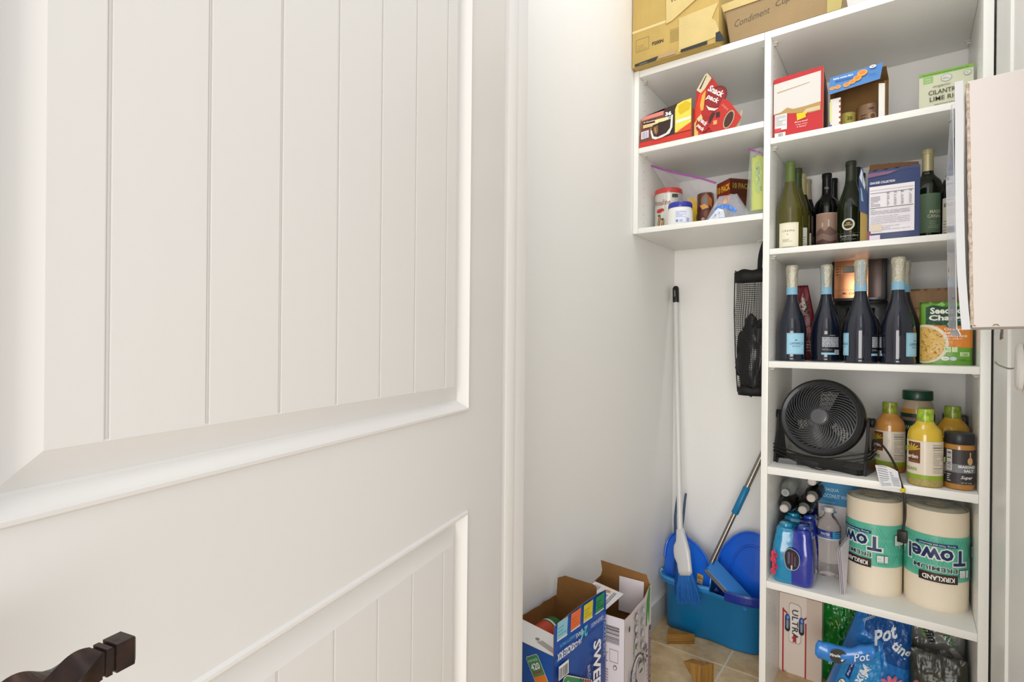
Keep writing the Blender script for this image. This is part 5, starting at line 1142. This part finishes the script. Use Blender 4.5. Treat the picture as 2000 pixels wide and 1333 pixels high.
panel('side_panel', [(0, 0), (d, 0), (d, h+.072), (d*.86, h+.075), (d*.6, h+.0765), (d*.3, h+.074), (.02, h+.070), (0, h+.066)], (w, 0, 0), (0, 1, 0), (0, 0, 1), .0015, BLU, CAR, t)
panel('torn_side_panel', [(0, 0), (d, 0), (d, h-.004)]+[(d*(1-k_/12), h+.010+.006*noise.noise(Vector((k_*1.3, 0, 0)))+(.012 if k_ < 4 else 0)) for k_ in range(12)]+[(0, h+.01)], (0, d, 0), (0, -1, 0), (0, 0, 1), .0015, BLU, CAR, t)
panel('back_flap', [(0, 0), (w-.004, 0), (w-.006, .058), (w-.030, .070), (w-.120, .073), (w-.130, .068), (w-.130, .03), (0, .03)][:7]+[(w-.135, .0)], (w-.002, d, h), (-1, 0, 0), (0, .06, 1), .0015, BLU, CAR, t)
panel('front_flap', [(0, 0), (w, 0), (w-.004, .052), (.0, .060)], (0, .001, h), (1, 0, 0), (0, .85, .22), .0015, M('#e2e0de', .5), CAR, t)
p = Print(planar((0, .001, h), (1, 0, 0), (0, .85, .22))); p.poly([(.095, .016), (.150, .006), (.150, .018), (.105, .026)], '#a5a09a').ell(.092, .024, .006, .004, '#8a8580'); p.build('tab_slot', t)
p = Print(planar((0, 0, 0)), rough=.35)
def can_pic(u, v, k, rot, c1, c2, s1, s2):
    ca, sa = math.cos(R(rot)), math.sin(R(rot)); T_ = lambda a, b: (u+(a*ca-b*sa)*k, v+(a*sa+b*ca)*k); p.T = T_
    p.poly([(-.5, -.95), (.5, -.95), (.56, -.85), (.56, .8), (.46, .95), (-.46, .95), (-.56, .8), (-.56, -.85)], '#dfe3e2').poly([(-.53, -.3), (.53, -.3), (.53, .8), (.44, .92), (-.44, .92), (-.53, .8)], c1).rect(-.53, -.85, .53, -.3, c2).text(s1, 0, .28, .42, '#1f1f24', w=.82, bold=.07).text(s1, 0, .28, .40, '#eeeeea', w=.78, bold=.03).text(s2, 0, -.08, .15, '#b8302c', w=.85, bold=.03).text('SWEETWATER', 0, .66, .13, '#e6efe2', w=.85)
    p.T = None
can_pic(w-.046, h-.050, .036, 32, '#3f8a56', '#e07a2a', '420', 'STRAIN')
p.build('printed_front', t)
p = Print(planar((w, 0, 0), (0, 1, 0)), rough=.35)
p.rect(0, .0, d, h-.008, '#143c88').poly([(0, h-.008), (d, h-.008), (d, h-.05), (d*.5, h-.10), (0, h-.02)], '#1a4fa0').rect(.0, h, d, h+.066, '#1450a8')
for k_, (c_, c2_) in enumerate((('#8fc4d8', '#5fa8b4'), ('#e0703a', '#d85f2c'), ('#d6c22a', '#a8a81c'), ('#2f8a56', '#1f6a40'))):
    u0 = .010+k_*.054; p.poly([(u0, h+.030+.004*(k_ % 2)), (u0+.040, h+.028), (u0+.044, h+.072), (u0+.002, h+.072)], c_).lines(u0+.004, h+.040, u0+.038, h+.064, 3, c2_).rect(u0, h+.030, u0+.041, h+.033, '#dfe6e6')
p.text('24', .120, h+.008, .026, '#58c0cf', w=.030, rot=180, bold=.04).text('16-OZ', .088, h-.006, .014, '#e6ecf2', w=.036, rot=180, bold=.03).text('CANS', .098, h+.014, .011, '#e6ecf2', w=.030, rot=180).text('VARIETY PACK', .050, h+.018, .008, '#5fb8d8', w=.068, rot=180).text('TACKLE BOX', .040, h-.004, .018, '#eef0f4', w=.066, rot=180, bold=.03).text('GREENNESS', .178, h+.012, .010, '#c9d6ea', w=.058, rot=180)
p.rect(.012, h-.058, .052, h-.026, '#e8e8ea').bars(.014, h-.056, .050, h-.032, '#22222a', 16)
p.text('SWEET', .178, h-.108, .036, '#eef0f6', w=.150, rot=-90, bold=.03, shear=.1).text('BREWING', .140, h-.12, .012, '#dfe4f0', w=.08, rot=-90).text('TACKLE BOX', .212, h-.04, .010, '#9fb2dc', w=.1, rot=-90)
can_pic(.075, h-.125, .075, 60, '#3a8556', '#d8702c', '420', 'STRAIN')
for k_ in range(5): p.poly([(.09+k_*.012, h-.13), (.094+k_*.012, h-.13), (.112+k_*.012, h-.05), (.110+k_*.012, h-.05)], '#2a4c9a')
p.build('printed_side', t)
def can(label, x, y, z, c, rot=None, lid='#b9bcbe'):
    t = thing('drink_can', label, 'can', (x, y, z), rot=rot); r = .0315
    turned('can_body', [(.026, 0), (.0285, .003), (r, .012), (r, .140), (.027, .152)], M(c, .25, metal=.4), t, seg=28)
    turned('can_end', [(.001, .1505), (.024, .1505), (.0255, .1545), (.027, .1535), (.0268, .151)], M(lid, .25, metal=.8), t, seg=28, cap=False)
    return t
Rm = Matrix.Rotation(R(-3.7), 3, 'Z')
def inbox(u, v): q = Rm @ Vector((u, v, 0)); return -.794+q.x, 1.041+q.y
x_, y_ = inbox(.040, .06); can('green drink can standing low inside the blue carton, wall side front', x_, y_, .004, '#3a7a4a'); can('green drink can stacked on another inside the blue carton', x_, y_, .160, '#4a8a5a')
x_, y_ = inbox(.108, .06); can('blue drink can standing inside the blue carton, open side front', x_, y_, .004, '#2a5a9a'); can('teal drink can stacked upright inside the blue carton, open side', x_, y_, .160, '#2a7a8a')
x_, y_ = inbox(.122, .052); x_ = -.752; y_ = 1.07; t = can('red and green drink can lying tilted on top inside the blue carton', x_, y_+.155, .3485, '#4a8a5a', rot=(R(90), 0, R(-3.7)), lid='#c0503a')
p = Print(lambda u, v, d: Vector((.0315*math.cos(u/.0315)*(1+d*30), .0315*math.sin(u/.0315)*(1+d*30), v)), seg=(.004, 0), base=.0004); p.rect(-.05, .04, .12, .10, '#c04a34').rect(-.05, .03, .12, .036, '#e2e2de'); p.build('can_print', t)
PW = M('#ddd6da', .4)
t = carton('can_carton', 'open white 12 can carton with fruit icons behind the blue carton', -.735, 1.2675, 3.8, .157, .213, .40, PW, PW, PW); w, d, h = .157, .213, .40
panel('side_panel', [(0, 0), (d, 0), (d, h+.014), (d*.9, h+.012), (d*.72, h-.004), (d*.45, h-.001), (d*.2, h-.003), (0, h)], (w, 0, 0), (0, 1, 0), (0, 0, 1), .0015, PW, CAR, t)
panel('wall_side_panel', [(0, 0), (d, 0), (d, h), (0, h)], (0, d, 0), (0, -1, 0), (0, 0, 1), .0015, PW, CAR, t)
panel('back_flap', [(0, 0), (w, 0), (w-.004, .016), (w+.002, .044), (.016, .034), (.010, .02)], (w, d, h), (-1, 0, 0), (0, .10, 1), .0015, PW, CAR, t)
panel('inner_flap', [(0, 0), (.135, 0), (.135, .090), (.0, .082)], (.012, .004, h+.010), (.0, 1, .0), (.75, .0, -.12), .0015, CAR, M('#e6e2e4', .4), t)
panel('inner_liner', [(0, 0), (.075, 0), (.075, .10), (0, .10)], (.062, d-.012, h-.085), (1, 0, 0), (0, .05, 1), .0015, M('#e0d6d8', .5), PW, t)
p = Print(planar((.012, .004, h+.010), (0, 1, 0), (.75, 0, -.12)), base=.0018) 
p.f = (lambda g: (lambda u, v, d_: g(u, v, -d_-.0018)))(planar((.012, .004, h+.010), (0, 1, 0), (.75, 0, -.12)))
p.f = (lambda u, v, d_: planar((.012, .004, h+.010), (0, 1, 0), (.75, 0, -.12))(u, v, 0)+Vector((0, 0, .0006+d_)))
for k_, c_ in enumerate(('#d8893a', '#5a3f7a', '#d0604a', '#5a9a4a')):
    cx, cy = .112-k_*.026, .052
    for m_ in range(6): a_ = m_*PI/3; p.l = 1+m_ % 2; p.ell(cx+.005*math.cos(a_), cy+.005*math.sin(a_), .0045, .002, c_, 8, a_)
p.l = 3; p.lines(.02, .012, .12, .030, 3, '#8a8a90', seed=4).lines(.02, .068, .12, .078, 2, '#6a6a72', seed=6)
p.build('printed_flap', t)
p = Print(planar((0, 0, 0)), rough=.4)
p.bars(w-.050, h-.070, w-.014, h-.024, '#3a3238', 14, vert=False)
for k_ in range(4): p.frame(w-.066, h-.05-.026*k_, w-.056, h-.034-.026*k_, .0012, '#a4707c')
p.frame(w-.040, h-.118, w-.016, h-.085, .0012, '#a4909c').lines(w-.054, h-.12, w-.044, h-.085, 5, '#a8909c').text('5', w-.026, h-.20, .009, '#3a3238', rot=90).text('5.0%', w-.024, h-.19, .006, '#3a3238', rot=90).lines(w-.054, h-.22, w-.042, h-.135, 12, '#a8909c').ell(w-.024, h-.130, .005, .006, '#3a3238', 12).ell(w-.024, h-.130, .0035, .0045, '#ddd6da', 12)
p.build('printed_front', t)
p = Print(planar((w, 0, 0), (0, 1, 0)), rough=.4)
for k_, (c_, uu) in enumerate((('#d8a03a', .088), ('#7a3a8a', .084), ('#4f9a4a', .086))):
    v_ = h-.030-.036*k_; p.rect(uu-.016, v_-.016, uu+.012, v_+.014, '#d9dcd6'); p.ell(uu-.002, v_, .009, .013, c_, 9)
for i_ in range(2):
    for j_ in range(4): p.frame(.060+i_*.045, h-.135+.032*j_, .098+i_*.045, h-.107+.032*j_, .001, '#5f5f66'); p.ell(.125 if i_ else .079, h-.121+.032*j_, .012, .010, '#8d8d92', 10).ell(.125 if i_ else .079, h-.121+.032*j_, .010, .008, '#d8d5d8', 10)
p.l = 4
p.poly([(.165, h-.09), (.190, h-.09), (.200, h+.012), (.188, h+.010), (.170, h-.02)], '#4f9a3a').poly([(.172, h-.09), (.178, h-.05), (.186, h-.09)], '#dfe6da')
p.rect(.190, .05, .205, h-.10, '#6a4458').lines(.192, .06, .203, h-.11, 30, '#d8ccd4', fill=.5, seed=3)
p.ell(.095, h-.195, .055, .060, '#4a4a50', 30).ell(.095, h-.195, .052, .057, '#dcd8dc', 30).ell(.105, h-.190, .030, .045, '#8d8d94', 20, .2).ell(.108, h-.190, .025, .040, '#c6c3c8', 20, .2)
for k_ in range(5): p.ell(.10+.02*math.cos(k_*1.3), h-.19+.03*math.sin(k_*1.9), .014, .004, '#55555c', 9, k_*.7)
for k_ in range(9): a_ = k_*.7; p.ell(.145+.018*math.cos(a_), h-.155+.020*math.sin(a_), .009, .004, '#4a4a50', 9, a_)
p.text('HARD SELTZER', .060, h-.205, .008, '#4a4a50', w=.085, rot=90).text('VARIETY', .160, h-.20, .010, '#4a4a50', w=.075, rot=90).rect(.028, .0, .036, h-.145, '#2f4a84').lines(.044, .08, .050, h-.08, 26, '#8a8a90', fill=.4)
p.ell(.014, h-.028, .006, .008, '#3a3a3e', 12)
p.build('printed_side', t)
Rm2 = Matrix.Rotation(R(3.8), 3, 'Z')
for lab, u, v in (('pale drink can inside the white carton near its front', .115, .050), ('white drink can inside the white carton at its middle', .045, .115)):
    q = Rm2 @ Vector((u, v, 0)); can(lab+', lower', -.735+q.x, 1.2675+q.y, .004, '#d9dcd6'); can(lab+', upper', -.735+q.x, 1.2675+q.y, .160, '#cfd8cc', lid='#c9cec4')

# ================================================================ RIGHT WALL
t = thing('hanging_box', 'pale pinkish box hung on the right wall with a plastic sheet at its side', 'box', (.087, 1.20, 1.1425), rot=(0, R(-1.2), 0))
PINK = M('#dcd4cf', .6, bump=.06, bscale=40)
cube('box_body', 0, .0890, 0, .19, 0, .4235, PINK, t, .003)
# crushed front left edge
V = []; F = []; n_ = 44
for k in range(n_+1):
    z = .004+.415*k/n_; q = .0016*noise.noise(Vector((0, 0, k*.9)))+.0012*noise.noise(Vector((3, 0, k*2.3)))
    V += [Vector((-.0022+q*.6, .004, z)), Vector((-.0012+q*.6, -.0008, z)), Vector((.0022+q*.8, -.0007, z)), Vector((.0035, .001, z))]
for k in range(n_):
    for i in range(3): F.append([k*4+i, k*4+i+1, k*4+i+5, k*4+i+4])
mesh_ob('worn_edge', V, F, M('#d8cabc', .8, bump=.4, bscale=160, var=.12, vscale=90, var2='#a8907a'), t, smooth=True)
WS = M('#d2d3d5', .5)
bow = lambda u, v: .010*math.sin(PI*min(1, max(0, v/.42)))**1.0*(-1)+.003*math.sin(v*14)
V = []; F = []; n_ = 30
for k in range(n_+1):
    z = -.003+.430*k/n_; b = -.0045*math.sin(PI*min(1, k/n_*1.15))**1.0+.006*max(0, 1-k/n_*4)**1.5-.0015*k/n_
    b *= .5; V += [Vector((-.0160+b, .006, z)), Vector((-.0160+b, .001, z)), Vector((-.0045+b, .001, z)), Vector((-.0045+b, .05, z)), Vector((-.0080+b, .05, z))]
for k in range(n_):
    for i in range(5): j = (i+1) % 5; F.append([k*5+i, k*5+j, k*5+5+j, k*5+5+i])
F.append([4, 3, 2, 1, 0]); F.append([n_*5+i for i in range(5)])
mesh_ob('white_side_sheet', V, F, WS, t)
CLR = M('#e4e9f0', .12, alpha=.62)
panel('clear_sheet', [(.0, .0), (.110, .004), (.110, .285), (.020, .400), (0, .395)], (-.0185, .010, -.002), (-.05, 1, 0), (0, 0, 1), .0012, CLR, CLR, t)
panel('sheet_fold', [(.0, .0), (.110, .0), (.110, .012), (0, .012)], (-.0185, .010, -.002), (-.05, 1, 0), (.35, 0, -1), .0012, CLR, CLR, t)
for yy, zz in ((.030, .370), (.108, .287), (.025, .055)):
    turned('rivet', [(.003, 0), (.0032, .001), (.0022, .0026), (.001, .003)], M('#8d9094', .25, metal=.6), t, seg=12, loc=(-.0200-.05*yy, yy, zz), rot=(0, -PI/2, 0))
p = Print(planar((-.0228, .03, 0), (.05, -1, 0)), base=.0008)
for k, (z, hh) in enumerate(((.178, .018), (.150, .014), (.124, .010), (.104, .008), (.086, .004))): p.rect(-.032, z, -.0302, z+hh, '#4a4a50')
p.ell(-.03, .108, .004, .006, '#55555a', 8).ell(-.0305, .093, .003, .003, '#55555a', 8); p.build('sheet_print', t)
p = Print(planar((0, 0, 0))); p.poly([(.026, .002), (.031, .0035), (.036, .0015), (.033, .0055), (.028, .005)], '#7a6a58').poly([(.001, .003), (.006, .002), (.004, .005)], '#8a7a68'); p.build('scuff_marks', t)
t = thing('wall_hook', 'white oval adhesive hook with a wire prong low on the right wall', 'hook', (XR-.0008, 1.415, 1.072))
bm = bmesh.new(); out = []
for k in range(24): a_ = 2*PI*k/24; out.append((.022*math.cos(a_)*(1-.18*math.sin(a_)), .046*math.sin(a_)))
lay = []
for x_, s_ in ((0, 1), (-.006, 1), (-.0095, .86), (-.0105, .5)): lay.append([bm.verts.new((x_, u*s_, v*s_)) for u, v in out])
for A, B in zip(lay, lay[1:]):
    for i in range(24): bm.faces.new((A[i], A[(i+1) % 24], B[(i+1) % 24], B[i]))
bm.faces.new(lay[-1]); bm.faces.new(lay[0][::-1]); bm_ob('hook_base', bm, M('#e4e2dd', .4), t, smooth=True)
rod('wire_prong', spline([(-.008, .012, -.003), (-.016, .022, -.005), (-.026, .036, -.001), (-.032, .046, .003), (-.034, .050, .007), (-.032, .052, .004)], 5), .0016, M('#9a968e', .25, metal=.9), t, 8)
t = thing('wall_clip', 'small bent metal clip under the pale box on the right wall', 'clip', (.1735, 1.645, 1.150))
rod('clip_wire', spline([(.0, .035, .012), (-.004, .02, .010), (-.004, .0, .008), (-.004, -.03, .010), (.0, -.05, .014)], 4), .0018, M('#7c7a78', .3, metal=.8), t, 7)
bm = bmesh.new(); box(bm, -.0035, -.001, -.012, .012, -.012, .012, .001); bm_ob('clip_plate', bm, M('#6d6b6a', .35, metal=.7), t)
rod('clip_leg', [(-.003, .008, -.008), (-.003, .014, -.024)], .0014, M('#7c7a78', .3, metal=.8), t, 6); rod('clip_leg', [(-.003, -.008, -.008), (-.003, -.014, -.022)], .0014, M('#7c7a78', .3, metal=.8), t, 6)
